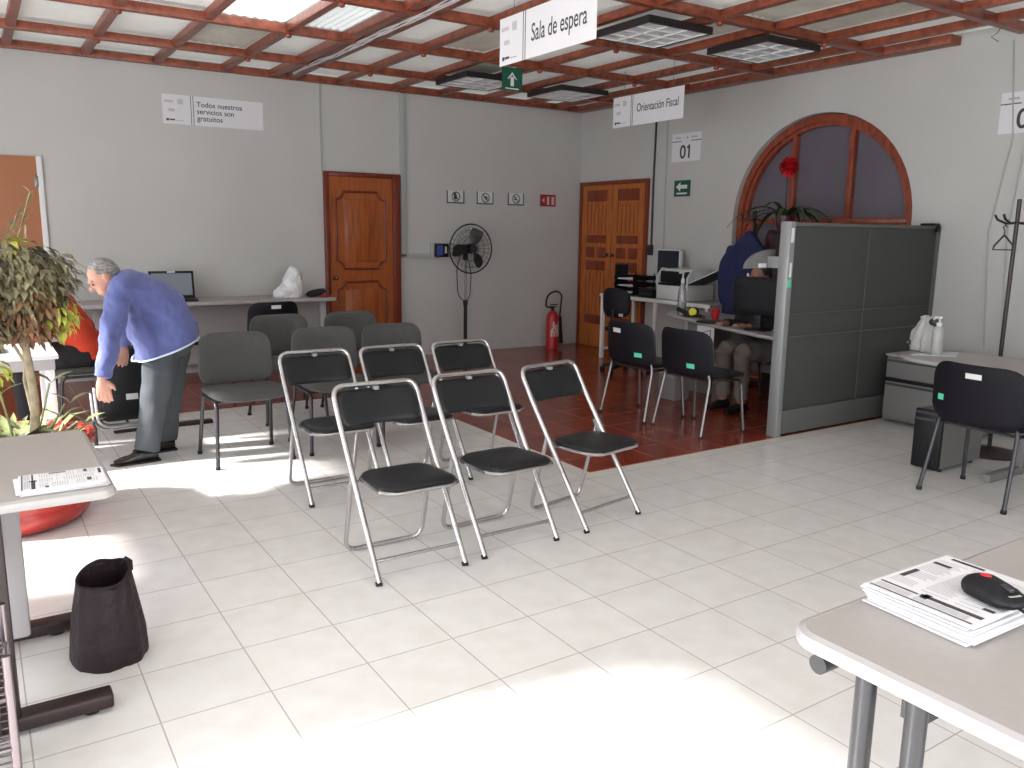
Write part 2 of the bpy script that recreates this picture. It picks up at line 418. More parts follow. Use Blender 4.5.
# cable bundle along the double beam
b = MB()
for k in range(4):
    b.tube([(2.79 + .02 * math.sin(k * 2 + j * .9), 3.3 + j * .35, 2.93 + .012 * math.cos(k + j * 1.3)) for j in range(15)], .006, 6)
b.build('cable_bundle', 'ink_pale', ceil)
for (px_, py_) in ((4.3, 3.3), (5.9, 4.5), (6.35, 3.35), (6.5, 3.1)):
    b = MB(); b.tube([(px_, py_, 2.94), (px_ + .02, py_ + .03, 2.91), (px_ - .02, py_ + .05, 2.88), (px_ + .03, py_ + .02, 2.85)], .004, 6); b.build('loose_wire', 'leaf_dry', ceil)

# louvred ceiling lamps (off)
def ceiling_lamp():
    t = thing('ceiling_lamp', '', 'ceiling lamp', group='square louvred ceiling lamps')
    h = .31
    b = MB()
    b.box(-h, h, -h, -h + .02, 0, .045); b.box(-h, h, h - .02, h, 0, .045); b.box(-h, -h + .02, -h + .02, h - .02, 0, .045); b.box(h - .02, h, -h + .02, h - .02, 0, .045)
    b.box(-h, h, -h, h, .044, .050)
    b.build('housing', 'blackrail', t)
    b = MB(); N = 48
    g = [[b.bm.verts.new((-.285 + .57 * i / N, -.285 + .57 * j / N, .008 + .024 * (abs(math.sin(3 * PI * i / N)) * abs(math.sin(4 * PI * j / N))) ** .6)) for i in range(N + 1)] for j in range(N + 1)]
    for j in range(N):
        for i in range(N): b.bm.faces.new((g[j][i], g[j][i + 1], g[j + 1][i + 1], g[j + 1][i]))
    b.build('louvre', 'greylamp', t)
    b = MB()
    for k in range(4): p = -.285 + .57 * k / 3; b.box(p - .004, p + .004, -.285, .285, .004, .014)
    for k in range(5): p = -.285 + .57 * k / 4; b.box(-.285, .285, p - .004, p + .004, .003, .013)
    b.build('louvre_frame', 'white', t)
    return t
lamp0 = ceiling_lamp()
for i, (x, y, lab) in enumerate([(4.36, 7.35, 'square louvred ceiling lamp near the back wall, the left one beyond the green arrow sign'),
                           (5.50, 7.40, 'square louvred ceiling lamp nearest the room corner, right of the green arrow sign'),
                           (4.36, 4.84, 'square louvred ceiling lamp just right of the Sala de espera sign'),
                           (5.46, 4.74, 'square louvred ceiling lamp closest to the arched window')]):
    t = lamp0 if i == 0 else copy_tree(lamp0)
    t.location = (x, y, 2.88); t['label'] = lab

# baseboards and wall trunking
b = MB(); b.box(-1.6, 3.16, 8.605, 8.62, 0, .07); b.box(4.10, 6.65, 8.605, 8.62, 0, .07); struct(b.build('baseboard_back', 'wall', smooth=False))
b = MB(); b.box(4.10, 4.17, 8.595, 8.62, 1.15, 2.93, .004); b.box(4.10, 4.50, 8.595, 8.62, 1.135, 1.185, .004); struct(b.build('trim_1', 'wall2'))
b = MB(); b.box(3.185, 3.20, 8.608, 8.62, 2.06, 2.94); struct(b.build('trim_2', 'wall2', smooth=False))
b = MB(); b.tube([(6.64, 7.23, 2.9), (6.64, 7.24, 2.0), (6.64, 7.23, 1.32)], .012, 8); b.box(6.60, 6.65, 7.20, 7.26, 1.20, 1.32, .004); tag(b.build('wall_cable', 'dkmetal'), 'dark cable with a small switch box running down beside the panelled double door', 'cable')
b = MB(); b.tube([(6.642, 7.05, 2.86), (6.642, 7.04, 1.8), (6.642, 7.02, .92)], .009, 8); tag(b.build('wall_cable', 'wall2'), 'thin grey cable on the wall between double door and 01 sign', 'cable')
b = MB(); b.tube([(6.642, 3.40, 2.9), (6.64, 3.32, 2.2), (6.64, 3.42, 1.5), (6.642, 3.35, .6)], .006, 8); tag(b.build('wall_cable', 'wall2'), 'left of two thin cables hanging on the wall behind the numbered sign at right', 'cable')
b = MB(); b.tube([(6.642, 3.28, 2.95), (6.64, 3.22, 2.2), (6.64, 3.28, 1.5), (6.642, 3.22, .6)], .006, 8); tag(b.build('wall_cable', 'wall2'), 'right of two thin cables hanging on the wall, nearer the coat stand', 'cable')

# doors
def handle(parent, c, d):
    b = MB(); c = V(c); d = V(d)
    b.cyl(c, c + d * .03, .022); b.sph(c + d * .05, .024, n=12); b.build('door_handle', 'steel', parent)
# door 1: carved door in the back wall
b = MB(); x0, x1, zt = 3.20, 4.08, 2.055
b.box(x0, x0 + .05, 8.57, 8.63, 0, zt, .006); b.box(x1 - .09, x1, 8.56, 8.63, 0, zt, .006); b.box(x0 + .05, x1 - .09, 8.57, 8.63, zt - .05, zt, .006)
d1 = struct(b.build('door_1', 'door_red'))
b = MB(); b.box(x0 + .05, x1 - .09, 8.595, 8.63, .01, zt - .05); b.build('door_leaf', 'door', d1)
b = MB()
def chamf(xa, xb, za, zb, c):
    q = []
    for cx, cz, a0 in ((xa, za, 90), (xb, za, 180), (xb, zb, 270), (xa, zb, 0)):
        pass
    seq = [(xa + c, za), (xb - c, za)]
    out = []
    def arc(cx, cz, a0, a1):
        for i in range(7):
            a = math.radians(a0 + (a1 - a0) * i / 6); out.append((cx + c * math.cos(a), cz + c * math.sin(a)))
    arc(xa, za, 90, 0); arc(xb, za, 180, 90); arc(xb, zb, 270, 180); arc(xa, zb, 0, -90)
    return out
for (za, zb) in ((1.02, 1.85), (.14, .88)):
    o = chamf(3.33, 3.90, za, zb, .085)
    b.tube([(x, 8.592, z) for x, z in o], .013, 8, closed=True)
b.build('door_moulding', 'door_red', d1)
for (za, zb) in ((1.10, 1.77), (.22, .80)):
    b = MB(); b.box(3.42, 3.81, 8.585, 8.6, za, zb, .006); b.build('door_panel', 'door', d1)
handle(d1, (3.30, 8.595, .93), (0, -1, 0))
# door 2: panelled double door in the right wall, by the corner
b = MB(); y0, y1, zt = 7.30, 8.575, 2.075
b.box(6.61, 6.66, y0, y0 + .05, 0, zt, .005); b.box(6.61, 6.66, y1 - .05, y1, 0, zt, .005); b.box(6.61, 6.66, y0 + .05, y1 - .05, zt - .05, zt, .005)
d2 = struct(b.build('door_2', 'pine_dark'))
mid = (y0 + y1) / 2
for (ya, yb) in ((y0 + .05, mid - .005), (mid + .005, y1 - .05)):
    b = MB(); b.box(6.625, 6.66, ya, yb, .01, zt - .05); lf = b.build('door_leaf', 'pine', d2)
    b = MB()
    for (za, zb) in ((1.83, 1.97), (1.32, 1.42), (.98, 1.10), (.30, .42)):
        b.box(6.618, 6.63, ya + .10, yb - .10, za, zb, .004)
    for (za, zb) in ((1.14, 1.27),):
        b.box(6.618, 6.63, ya + .10, (ya + yb) / 2 - .03, za, zb, .004); b.box(6.618, 6.63, (ya + yb) / 2 + .03, yb - .10, za, zb, .004)
    b.build('door_panel', 'pine_dark', lf)
    b = MB()
    for k in range(6):
        yy = ya + .11 + (yb - ya - .22) * k / 5
        for (za, zb) in ((1.44, 1.81), (.44, .96)): b.box(6.621, 6.63, yy - .003, yy + .003, za, zb)
    b.build('door_groove', 'pine_dark', lf, smooth=False)
handle(d2, (6.62, mid - .05, 1.18), (-1, 0, 0)); handle(d2, (6.62, mid + .05, 1.18), (-1, 0, 0))
# door 3: plain brown board door at the far left
b = MB(); b.box(-.42, .555, 8.59, 8.63, 0, 2.045, .004); d3 = struct(b.build('door_3', 'flat_brown'))
b = MB(); b.box(.555, .60, 8.585, 8.62, 0, 2.05, .004); b.build('door_jamb', 'white', d3)
b = MB(); b.box(.53, .56, 8.58, 8.59, 1.78, 1.88, .003); b.build('hinge', 'steel', d3)

# window_1: arched timber window with frosted panes over a timber door
b = MB()
xf0, xf1 = 6.66, 6.72
def ringstrip(b, r0, r1, x0, x1, z0=AZ, low=0.0):
    prof = []
    P = [(AC + r0, low)] + [(AC + r0 * math.cos(PI * i / n), AZ + r0 * .98 * math.sin(PI * i / n)) for i in range(n + 1)] + [(AC - r0, low)]
    Q = [(AC + r1, low)] + [(AC + r1 * math.cos(PI * i / n), AZ + r1 * .98 * math.sin(PI * i / n)) for i in range(n + 1)] + [(AC - r1, low)]
    rings = [[b.bm.verts.new((x0, p[0], p[1])), b.bm.verts.new((x1, p[0], p[1])), b.bm.verts.new((x1, q[0], q[1])), b.bm.verts.new((x0, q[0], q[1]))] for p, q in zip(P, Q)]
    b.skin(rings)
ringstrip(b, .969, .905, 6.70, 6.79)
ringstrip(b, .905, .868, 6.725, 6.79)
b.box(6.72, 6.79, AC - .89, AC + .89, 1.56, 1.61, .004)
win = struct(b.build('window_1', 'arch_wood'))
for yy in (5.38, 4.75):
    b = MB(); hz = AZ + .87 * .98 * math.sqrt(max(0, 1 - ((yy - AC) / .87) ** 2)); b.box(6.725, 6.785, yy - .026, yy + .026, 1.61, hz, .004); b.build('mullion', 'arch_wood', win)
b = MB()
o = [(AC + .9, 0.5)] + [(AC + .9 * math.cos(PI * i / n), AZ + .9 * .98 * math.sin(PI * i / n)) for i in range(n + 1)] + [(AC - .9, 0.5)]
b.prism(o, 0, .006, lambda p: V((6.78 + p.z, p.x, p.y))); b.build('pane', 'glass', win)
b = MB()
b.box(6.72, 6.78, AC - .89, AC + .89, 0, .55, .004); b.box(6.72, 6.78, 5.30, 5.42, .5, 1.57, .004); b.box(6.72, 6.78, 4.54, 4.66, .5, 1.57, .004); b.box(6.72, 6.78, 5.80, 5.90, .5, 1.57, .004); b.box(6.72, 6.78, AC - .89, AC - .8, .5, 1.57, .004)
b.build('door_rail', 'arch_wood', win)

# ------------------------------------------------------------------ signs
def wide_sign(t, mtx, W, Hh, words, size, split=.27, shear=0.0, sx=1.0, tx=0.0):
    b = MB(); b.box(0, W, 0, Hh, -.004, 0, mtx=mtx); b.build('board', 'paper', t, smooth=False)
    b = MB(); s = W * split
    b.box(s, s + .006, .0, Hh, 0, .0015, mtx=mtx); b.box(s + .022, s + .028, 0, Hh, 0, .0015, mtx=mtx); b.build('double_line', 'ink', t, smooth=False)
    b = MB(); k = Hh
    b.box(.02, .10, .72 * k, .80 * k, 0, .001, mtx=mtx); b.box(.14, .19, .68 * k, .86 * k, 0, .001, mtx=mtx); b.box(.05, .11, .42 * k, .52 * k, 0, .001, mtx=mtx); b.build('pale_emblem', 'ink_pale', t, smooth=False)
    b = MB(); b.box(.03, .055, .10 * k, .18 * k, 0, .001, mtx=mtx); b.box(.06, .11, .12 * k, .17 * k, 0, .001, mtx=mtx); b.box(.12, .19, .12 * k, .13 * k, 0, .001, mtx=mtx); b.build('small_print', 'ink', t, smooth=False)
    text('lettering', words, size, 'ink', t, mtx @ Matrix.Translation((s + .055 + tx, Hh * .5, 0)), bold=.0008, shear=shear, sx=sx)
t = thing('wall_sign', 'white wall sign reading Todos nuestros servicios son gratuitos', 'sign')
wide_sign(t, BACK(1.64, 2.418), .953, .27, 'Todos nuestros\nservicios son\ngratuitos', .068)
for c in t.children:
    if c.name.startswith('lettering'):
        for v in c.data.vertices: v.co.z += .040
def hang(t, x, ys, z0):
    for y in ys:
        b = MB(); b.tube([(x, y, z0), (x, y, 2.945)], .0022, 6); b.build('hanging_wire', 'steel', t)
t = thing('hanging_sign', 'large white hanging sign reading Sala de espera', 'sign')
xs_ = 2.86
wide_sign(t, frame((xs_, 4.56, 2.455), (0, -1, 0), (0, 0, 1)), .95, .275, 'Sala de espera', .140, shear=.05, sx=.66, tx=.03)
for c in t.children:
    if c.name.startswith('lettering'):
        for v in c.data.vertices: v.co.z -= .045
hang(t, xs_, (4.4, 3.75), 2.73)
t = thing('hanging_sign', 'smaller looking white hanging sign reading Orientación Fiscal', 'sign')
wide_sign(t, frame((5.32, 6.41, 2.445), (0, -1, 0), (0, 0, 1)), .95, .275, 'Orientación Fiscal', .105, shear=.05, sx=.72, tx=.025)
for c in t.children:
    if c.name.startswith('lettering'):
        for v in c.data.vertices: v.co.z -= .02
hang(t, 5.32, (6.25, 5.6), 2.72)
def num_sign(y, z, word, label, W=.44):
    t = thing('number_sign', label, 'sign')
    m = RIGHT(y, z)
    b = MB(); b.box(0, W, 0, .30, -.002, .003, mtx=m); b.build('board', 'paper', t, smooth=False)
    b = MB(); b.box(0, W * .34, .212, .220, .003, .0045, mtx=m); b.box(W * .66, W, .212, .220, .003, .0045, mtx=m); b.build('line', 'ink', t, smooth=False)
    b = MB(); b.box(W * .12, W * .3, .245, .262, .003, .004, mtx=m); b.box(W * .5, W * .56, .24, .268, .003, .004, mtx=m); b.box(W * .66, W * .86, .245, .262, .003, .004, mtx=m); b.build('small_print', 'ink_grey', t, smooth=False)
    text('numeral', word, .20, 'ink', t, m @ Matrix.Translation((W / 2, .035, .004)), align='CENTER', bold=.003, sx=.95)
    if word.endswith('1'):
        b = MB(); b.prism([(.045, .165), (.075, .185), (.075, .16), (.052, .145)], 0, .0008, lambda p: m @ Matrix.Translation((W / 2, 0, .004)) @ V((p.x - .032, p.y - .012, p.z))); b.build('numeral_flag', 'ink', t, smooth=False)
num_sign(6.965, 2.23, '01', 'white wall sign with number 01 between the double door and the arch')
num_sign(3.437, 2.225, '02', 'white numbered sign cut off by the right edge of the photo')
# green signs
t = thing('exit_sign', 'small green wall sign with a white left arrow under the 01 sign', 'sign')
m = RIGHT(6.90, 1.855)
b = MB(); b.box(0, .245, 0, .175, -.002, .003, mtx=m); b.build('board', 'green', t, smooth=False)
b = MB(); b.box(.085, .20, .085, .125, .003, .0045, mtx=m); b.prism([(.03, .105), (.095, .055), (.095, .155)], .003, .0045, lambda p: m @ p); b.box(.04, .20, .025, .042, .003, .0045, mtx=m); b.build('arrow', 'paper', t, smooth=False)
t = thing('exit_sign', 'green hanging sign with a white upward arrow below the Sala de espera sign', 'sign')
m = frame((4.165, 6.60, 2.715), (1, 0.02, 0), (0, 0, 1))
b = MB(); b.box(0, .225, 0, .20, -.004, 0, mtx=m); b.build('board', 'green', t, smooth=False)
b = MB(); b.box(.095, .13, .04, .12, 0, .002, mtx=m); b.prism([(.06, .10), (.112, .16), (.165, .10), (.15, .10), (.112, .14), (.075, .10)], 0, .002, lambda p: m @ p); b.box(.04, .185, .012, .022, 0, .002, mtx=m); b.build('arrow', 'paper', t, smooth=False)
# four pictogram cards
def picto(x, lab, kind):
    t = thing('pictogram_card', lab, 'sign', group='pictogram cards above the fan' if kind < 3 else None)
    m = BACK(x, 1.765); W, Hh = .235, .145
    b = MB(); b.box(0, W, 0, Hh, 0, .006, mtx=m); b.build('card', 'white_pl' if kind < 3 else 'red_sign', t, smooth=False)
    if kind < 3:
        b = MB(); b.box(0, .015, 0, Hh, .006, .008, mtx=m); b.box(0, W, 0, .014, .006, .008, mtx=m); b.box(W - .012, W, 0, Hh, .006, .008, mtx=m); b.build('border', 'ink', t, smooth=False)
        b = MB(); c = V((.122, .078)); b.tube([m @ V((c.x + .052 * math.cos(a * PI / 12), c.y + .052 * math.sin(a * PI / 12), .008)) for a in range(24)], .005, 6, closed=True)
        b.tube([m @ V((c.x - .036, c.y + .036, .009)), m @ V((c.x + .036, c.y - .036, .009))], .0045, 6); b.build('ban_ring', 'ink', t)
        b = MB()
        if kind == 0: b.box(.098, .135, .045, .10, .006, .009, mtx=m); b.box(.105, .125, .10, .122, .006, .009, mtx=m)
        if kind == 1: b.box(.10, .15, .075, .090, .006, .009, mtx=m); b.box(.125, .14, .05, .09, .006, .009, mtx=m)
        if kind == 2: b.box(.09, .135, .065, .078, .006, .009, mtx=m); b.box(.11, .125, .075, .10, .006, .009, mtx=m)
        b.build('pictogram', 'ink', t, smooth=False)
    else:
        b = MB(); b.box(.10, .135, .02, .12, .006, .009, mtx=m); b.box(.17, .21, .02, .12, .006, .009, mtx=m); b.prism([(.02, .075), (.06, .045), (.06, .105)], .006, .009, lambda p: m @ p); b.build('pictogram', 'ink_pink', t, smooth=False)
picto(4.69, 'leftmost white prohibition card on the wall above the fan', 0)
picto(5.095, 'middle white prohibition card on the wall, between two like it', 1)
picto(5.535, 'white prohibition card next to the red extinguisher sign', 2)
picto(6.02, 'red fire extinguisher sign on the back wall near the corner', 3)
# keypad / time clock
t = thing('time_clock', 'small wall clock terminal with a blue screen left of the fan', 'terminal')
b = MB(); b.box(4.475, 4.60, 8.585, 8.62, 1.13, 1.31, .006); b.build('backplate', 'wall2', t)
b = MB(); b.box(4.515, 4.69, 8.55, 8.60, 1.145, 1.30, .012); b.build('body', 'black', t)
b = MB(); b.box(4.53, 4.61, 8.546, 8.551, 1.165, 1.28); b.build('screen', 'screen_blue', t)
b = MB(); b.box(4.635, 4.66, 8.544, 8.551, 1.19, 1.265, .002); b.build('reader', 'white', t)
b = MB(); b.box(3.45 + 1.05, 4.52, 8.60, 8.62, 1.155, 1.17); b.build('cable_duct', 'wall2', t)

# ------------------------------------------------------------------ folding chairs
def folding_chair():
    t = thing('folding_chair', '', 'chair', group='chrome folding chairs with black padding')
    w = .205
    b = MB()
    yb = lambda z: -.205 + z * .655      # slope of the long tubes
    P = [(-w, -.205, .012), (-w, yb(.62), .62), (-w, yb(.757) - .01, .757), (w, yb(.757) - .01, .757), (w, yb(.62), .62), (w, -.205, .012)]
    b.tube(fillet(P, .06, 7), .0125, 10)
    b.cyl((-w, yb(.085), .085), (w, yb(.085), .085), .0085)
    b.build('front_frame', 'chrome', t)
    b = MB()
    P = [(-w + .012, .09, .43), (-w + .012, .20, .0125), (w - .012, .20, .0125), (w - .012, .09, .43)]
    b.tube(fillet(P, .06, 7), .0105, 10)
    b.build('rear_frame', 'chrome', t)
    for s in (-1, 1):
        b = MB(); b.cyl((s * w, -.2045, 0), (s * w, -.198, .018), .0145); b.build('foot_cap', 'gum', t)
        b = MB(); b.box(s * w - .004, s * w + .004, -.012, .012, -.07, .07, .002, mtx=Matrix.Translation((s * -.012, .075, .40)) @ Matrix.Rotation(-.55, 4, 'X')); b.build('bracket', 'steel', t)
    # seat: shaped pan with a chrome rim and a black pad
    def sf(k):
        def f(x, y, z):
            tp = 1 - .10 * (y + .18) / .36 if y > -.18 else 1
            return V((x * tp - .006, y - .065, .392 + z + k - .004 * (y / .18)))
        return f
    b = MB(); b.pad(.385, .36, .026, .085, sf(-.004), 16, pw=14); b.build('seat_pan', 'chrome', t)
    b = MB(); b.pad(.365, .34, .046, .08, sf(.010), 16, pw=5); b.build('seat', 'vinyl', t)
    # backrest pad curved between the tubes, leaning with them
    sl = math.atan(.655)
    def bf(x, y, z):
        yy = y * math.cos(sl); cz = .662 + yy
        return V((x, yb(cz) - .004 + .045 * (1 - (x / .2) ** 2) * .55 - z * math.cos(sl), cz + z * math.sin(sl)))
    b = MB(); b.pad(.385, .175, .026, .045, bf, 16, 10, pw=6); b.build('backrest', 'vinyl', t)
    b = MB(); b.box(-.012, .012, yb(.751) - .034, yb(.751) - .006, .731, .747, .002); b.build('label_clip', 'alu', t)
    return t
fc = folding_chair()
FC = [(1.50, 3.165, .00, 'chrome folding chair nearest the camera, front row left, black padded seat'),
      (2.015, 3.19, .03, 'chrome folding chair in the middle of the front row'),
      (2.575, 3.235, .19, 'chrome folding chair at the right end of the front row, turned away slightly'),
      (1.60, 4.25, .00, 'chrome folding chair at the left end of the second row'),
      (2.08, 4.24, .01, 'chrome folding chair in the middle of the second row, behind the nearest one'),
      (2.565, 4.25, .02, 'chrome folding chair at the right end of the second row, half hidden')]
for i, (x, y, r, lab) in enumerate(FC):
    t = fc if i == 0 else copy_tree(fc)
    t.location = (x, y, 0); t.rotation_euler = (0, 0, r); t['label'] = lab

# ------------------------------------------------------------------ stacking visitor chairs
def visitor_chair(mback, mseat, mleg, backlabel, greentag, rw=.235, group=None):
    t = thing('visitor_chair', '', 'chair', group=group)
    for s in (-1, 1):
        b = MB(); P = [(s * rw, -.20, .012), (s * (rw - .02), -.165, .405), (s * (rw - .02), .14, .405)]
        b.tube(fillet(P, .05, 5), .0125, 10, flat=.8); b.build('leg', mleg, t)
        b = MB(); b.tube(fillet([(s * rw, .235, .012), (s * (rw - .02), .155, .385), (s * (rw - .025), .15, .43), (s * (rw - .06), .180, .52)], .05, 5), .0125, 10, flat=.8); b.build('leg', mleg, t)
        for yy in (-.20, .235):
            b = MB(); b.cyl((s * rw, yy, 0), (s * rw, yy, .02), .0155); b.build('foot_cap', 'gum', t)
    b = MB(); b.cyl((-rw + .02, -.13, .40), (rw - .02, -.13, .40), .009); b.cyl((-rw + .02, .12, .40), (rw - .02, .12, .40), .009); b.build('seat_rail', mleg, t)
    def sf(x, y, z): return V((x * (1 - .06 * (y + .21) / .42), y - .02, .435 + z + .012 * (abs(x) / .23) ** 2 - .018 * max(0, (-y - .1) / .11) ** 2))
    b = MB(); b.pad(.47, .42, .062, .10, sf, 14, pw=5); b.build('seat', mseat, t)
    def mkb(off):
        def bf(x, y, z):
            zz = .625 + y
            return V((x * (1 - .05 * (y + .16) / .32), .185 + .10 * (zz - .47) - .055 * (x / .23) ** 2 - z + off, zz))
        return bf
    b = MB(); b.pad(.455, .325, .05, .085, mkb(0), 14, 12, pw=5); b.build('backrest', mback, t)
    if mback != 'grey_fabric':
        b = MB(); b.pad(.47, .335, .022, .09, mkb(.022), 14, 12, pw=8); sh = b.build('back_shell', 'chair_black', t)
    else:
        b = MB(); b.pad(.43, .305, .018, .085, mkb(.026), 14, 12, pw=8); sh = b.build('back_shell', 'black', t)
    bf = mkb(.0)
    def lab(name, x0, x1, z0, z1, m):
        b = MB(); pts = []
        k = 4
        lo = [bf(x0 + (x1 - x0) * i / k, z0 - .625, -.038) for i in range(k + 1)]
        hi = [bf(x0 + (x1 - x0) * i / k, z1 - .625, -.038) for i in range(k + 1)]
        for i in range(k): b.quad(lo[i], lo[i + 1], hi[i + 1], hi[i])
        b.build(name, m, sh)
    if backlabel: lab('white_label', *backlabel, 'white')
    if greentag: lab('green_tag', *greentag, 'tag_green')
    return t
gc = visitor_chair('grey_fabric', 'grey_fabric', 'dkmetal', None, None, group='grey fabric visitor chairs in the waiting rows')
for k_ in gc.children:
    if k_.name.startswith(('seat', 'back')) and 'rail' not in k_.name:
        for v in k_.data.vertices: v.co.x *= 1.06
GC = [(1.375, 5.20, .02, 'grey fabric chair at the left end of its row, nearest the bending man'),
      (1.975, 5.22, .0, 'grey fabric chair directly behind the left folding chair of the second row'),
      (2.48, 5.22, .0, 'grey fabric chair at the right end of the nearer grey row, before the carved door'),
      (1.97, 6.18, .03, 'grey fabric chair in the farther grey row, in front of the black labelled chair'),
      (2.56, 6.18, .0, 'grey fabric chair farthest right in the farther grey row, in front of the carved door')]
for i, (x, y, r, lb) in enumerate(GC):
    t = gc if i == 0 else copy_tree(gc)
    t.location = (x, y, 0); t.rotation_euler = (0, 0, r); t['label'] = lb
def wide(c):
    for k in c.children:
        if k.name.split('.')[0] in ('seat', 'backrest', 'back_shell'):
            for o in [k] + list(k.children):
                for v in o.data.vertices:
                    v.co.x *= 1.17
                    if k.name.split('.')[0] != 'seat': v.co.z -= .022
# seen from behind, x of labels mirrored: +x side is camera-left when the back is towards us
ch = visitor_chair('vinyl', 'vinyl', 'steel', (.03, .12, .70, .735), (-.15, -.09, .525, .56), rw=.255)
wide(ch)
ch.location = (4.47, 4.88, 0); ch.rotation_euler = (0, 0, PI / 2 + .03); ch['label'] = 'black visitor chair at the desk with both white label and green tag, farther one'
ch = visitor_chair('vinyl', 'vinyl', 'steel', None, (-.12, -.06, .515, .55), rw=.255)
wide(ch)
ch.location = (4.51, 4.30, 0); ch.rotation_euler = (0, 0, PI / 2 - .02); ch['label'] = 'black visitor chair at the desk with only a green tag, the nearer of the pair'
ch = visitor_chair('chair_black', 'chair_black', 'dkmetal', (-.045, .035, .715, .745), (.15, .185, .565, .60), rw=.245)
wide(ch)
ch.location = (4.75, 2.30, 0); ch.rotation_euler = (0, 0, PI / 2 - .05); ch['label'] = 'black visitor chair at far right in front of the grey drawers and computer tower'
ch = visitor_chair('vinyl', 'vinyl', 'dkmetal', (-.04, .05, .735, .765), None)
ch.location = (2.10, 7.15, 0); ch.rotation_euler = (0, 0, PI + .12); ch['label'] = 'black visitor chair tucked under the long back table below the white bag'
for v in ch.children: v.location = (0, 0, .045) if v.name.startswith(('backrest', 'back_shell')) else v.location

# ------------------------------------------------------------------ fabric partition
t = thing('office_partition', 'grey fabric office partition with an aluminium end post', 'partition')
b = MB(); b.box(4.83, 6.64, 3.81, 3.87, .20, .73, .004); b.box(4.83, 6.64, 3.81, 3.87, .735, .895, .004); b.box(4.83, 6.64, 3.81, 3.87, .90, 1.515, .004)
b.build('fabric_panel', 'part_fab', t)
b = MB(); b.box(4.83, 6.64, 3.80, 3.88, .02, .195, .004); b.build('plinth', 'part_gray', t)
b = MB(); b.box(4.83, 6.64, 3.80, 3.88, 1.515, 1.54, .004); b.box(4.83, 6.6, 3.802, 3.81, .729, .738); b.box(4.83, 6.6, 3.802, 3.81, .895, .901); b.box(5.70, 5.706, 3.804, 3.81, .20, 1.515); b.box(6.6, 6.645, 3.80, 3.88, .02, 1.54); b.build('rail', 'part_gray', t)
b = MB(); b.box(4.775, 4.83, 3.795, 3.885, 0, 1.545, .006); pst = b.build('end_post', 'alu', t)
b = MB(); b.box(4.79, 4.808, 3.790, 3.7955, 1.16, 1.26); b.box(4.785, 4.81, 3.790, 3.7955, 1.40, 1.50); b.build('white_sticker', 'paper', pst)
b = MB(); b.box(4.78, 4.81, 3.789, 3.7955, 1.09, 1.145); b.build('green_sticker', 'tag_green', pst)
b = MB(); q = [(0, 0), (-.31, 0)] + [(-.31 * math.cos(a * PI / 20), .135 * math.sin(a * PI / 20)) for a in range(1, 11)]
b.prism(q, 0, .02, lambda p: V((4.88 + p.x, 4.02 - p.z, 1.215 + p.y))); b.build('side_screen', 'metal_grey', t)
b = MB(); b.box(4.70, 4.78, 3.988, 3.999, 1.22, 1.25, .003); b.build('side_screen_sticker', 'white', t)
b = MB(); b.box(4.80, 4.82, 3.88, 4.02, 1.22, 1.30); b.build('screen_bracket', 'alu', t)
t = thing('binder_clip', 'black clip on the far top corner of the grey partition', 'clip')
b = MB(); b.box(6.50, 6.60, 3.785, 3.895, 1.541, 1.56, .004); b.box(6.56, 6.60, 3.783, 3.7985, 1.49, 1.55, .003); b.build('clip_body', 'black', t)

# ------------------------------------------------------------------ service desk behind the partition
DZ = .70
t = thing('service_desk', 'grey rounded service desk behind the two black visitor chairs', 'desk')
o = [(4.98, 3.93), (5.02, 4.2), (5.16, 4.7), (5.34, 5.2), (5.46, 5.55), (5.56, 5.78), (5.75, 5.92), (5.98, 5.85), (6.05, 5.6), (6.02, 5.2), (6.0, 4.6), (6.0, 3.93)]
b = MB(); b.prism(o, DZ - .028, DZ); b.build('desktop', 'lam_grey', t, smooth=False)
b = MB(); b.tube([(x, y, DZ - .014) for x, y in o[:9]], .015, 8); b.build('edge_band', 'lam_edge', t)
b = MB(); b.box(5.55, 5.60, 5.2, 5.5, .0, DZ - .03, .004); b.box(5.8, 5.85, 3.95, 5.5, .25, DZ - .03, .004); b.box(5.35, 5.95, 3.93, 3.97, 0, DZ - .03, .004); b.build('support_panel', 'metal_grey', t)
tag(t, 'grey rounded service desk behind the two black visitor chairs', 'desk')
# monitor seen from behind
t = thing('computer_monitor', 'black monitor on the service desk beside the partition post', 'monitor', (5.24, 4.42, DZ), .12)
b = MB(); b.pad(.50, .31, .05, .02, lambda x, y, z: V((z, x, .265 + y)), 10, pw=10); b.build('screen_housing', 'black', t)
b = MB(); b.box(-.015, .02, -.03, .03, .01, .24, .006); b.build('stand', 'dkmetal', t)
b = MB(); b.lathe([(.11, 0), (.11, .008), (.03, .02)], (0, 0, 0), 24); b.build('base', 'black', t)
t = thing('keyboard', 'black keyboard lying on the service desk in front of the monitor', 'keyboard', (5.30, 4.85, DZ + .001), .3)
b = MB(); b.box(-.07, .07, -.21, .21, 0, .018, .006); b.build('case', 'black', t)
b = MB()
for i in range(5):
    for j in range(14): b.box(-.055 + i * .023, -.036 + i * .023, -.195 + j * .028, -.172 + j * .028, .018, .024)
b.build('keys', 'dkmetal', t, smooth=False)
t = thing('spray_bottle', 'tall clear bottle with white nozzle at the far end of the desk', 'bottle', (5.56, 5.60, DZ))
b = MB(); b.lathe([(.035, 0), (.042, .02), (.043, .13), (.040, .22), (.022, .275), (.016, .30)], n=20); b.build('body', 'clear', t)
b = MB(); b.lathe([(.030, .005), (.033, .10), (.033, .12)], n=16); b.build('liquid', 'tissue', t)
b = MB(); b.lathe([(.018, .295), (.018, .33), (.008, .345), (.007, .385)], n=14); b.box(-.05, .012, -.01, .01, .385, .41, .004); b.build('nozzle', 'white_pl', t)
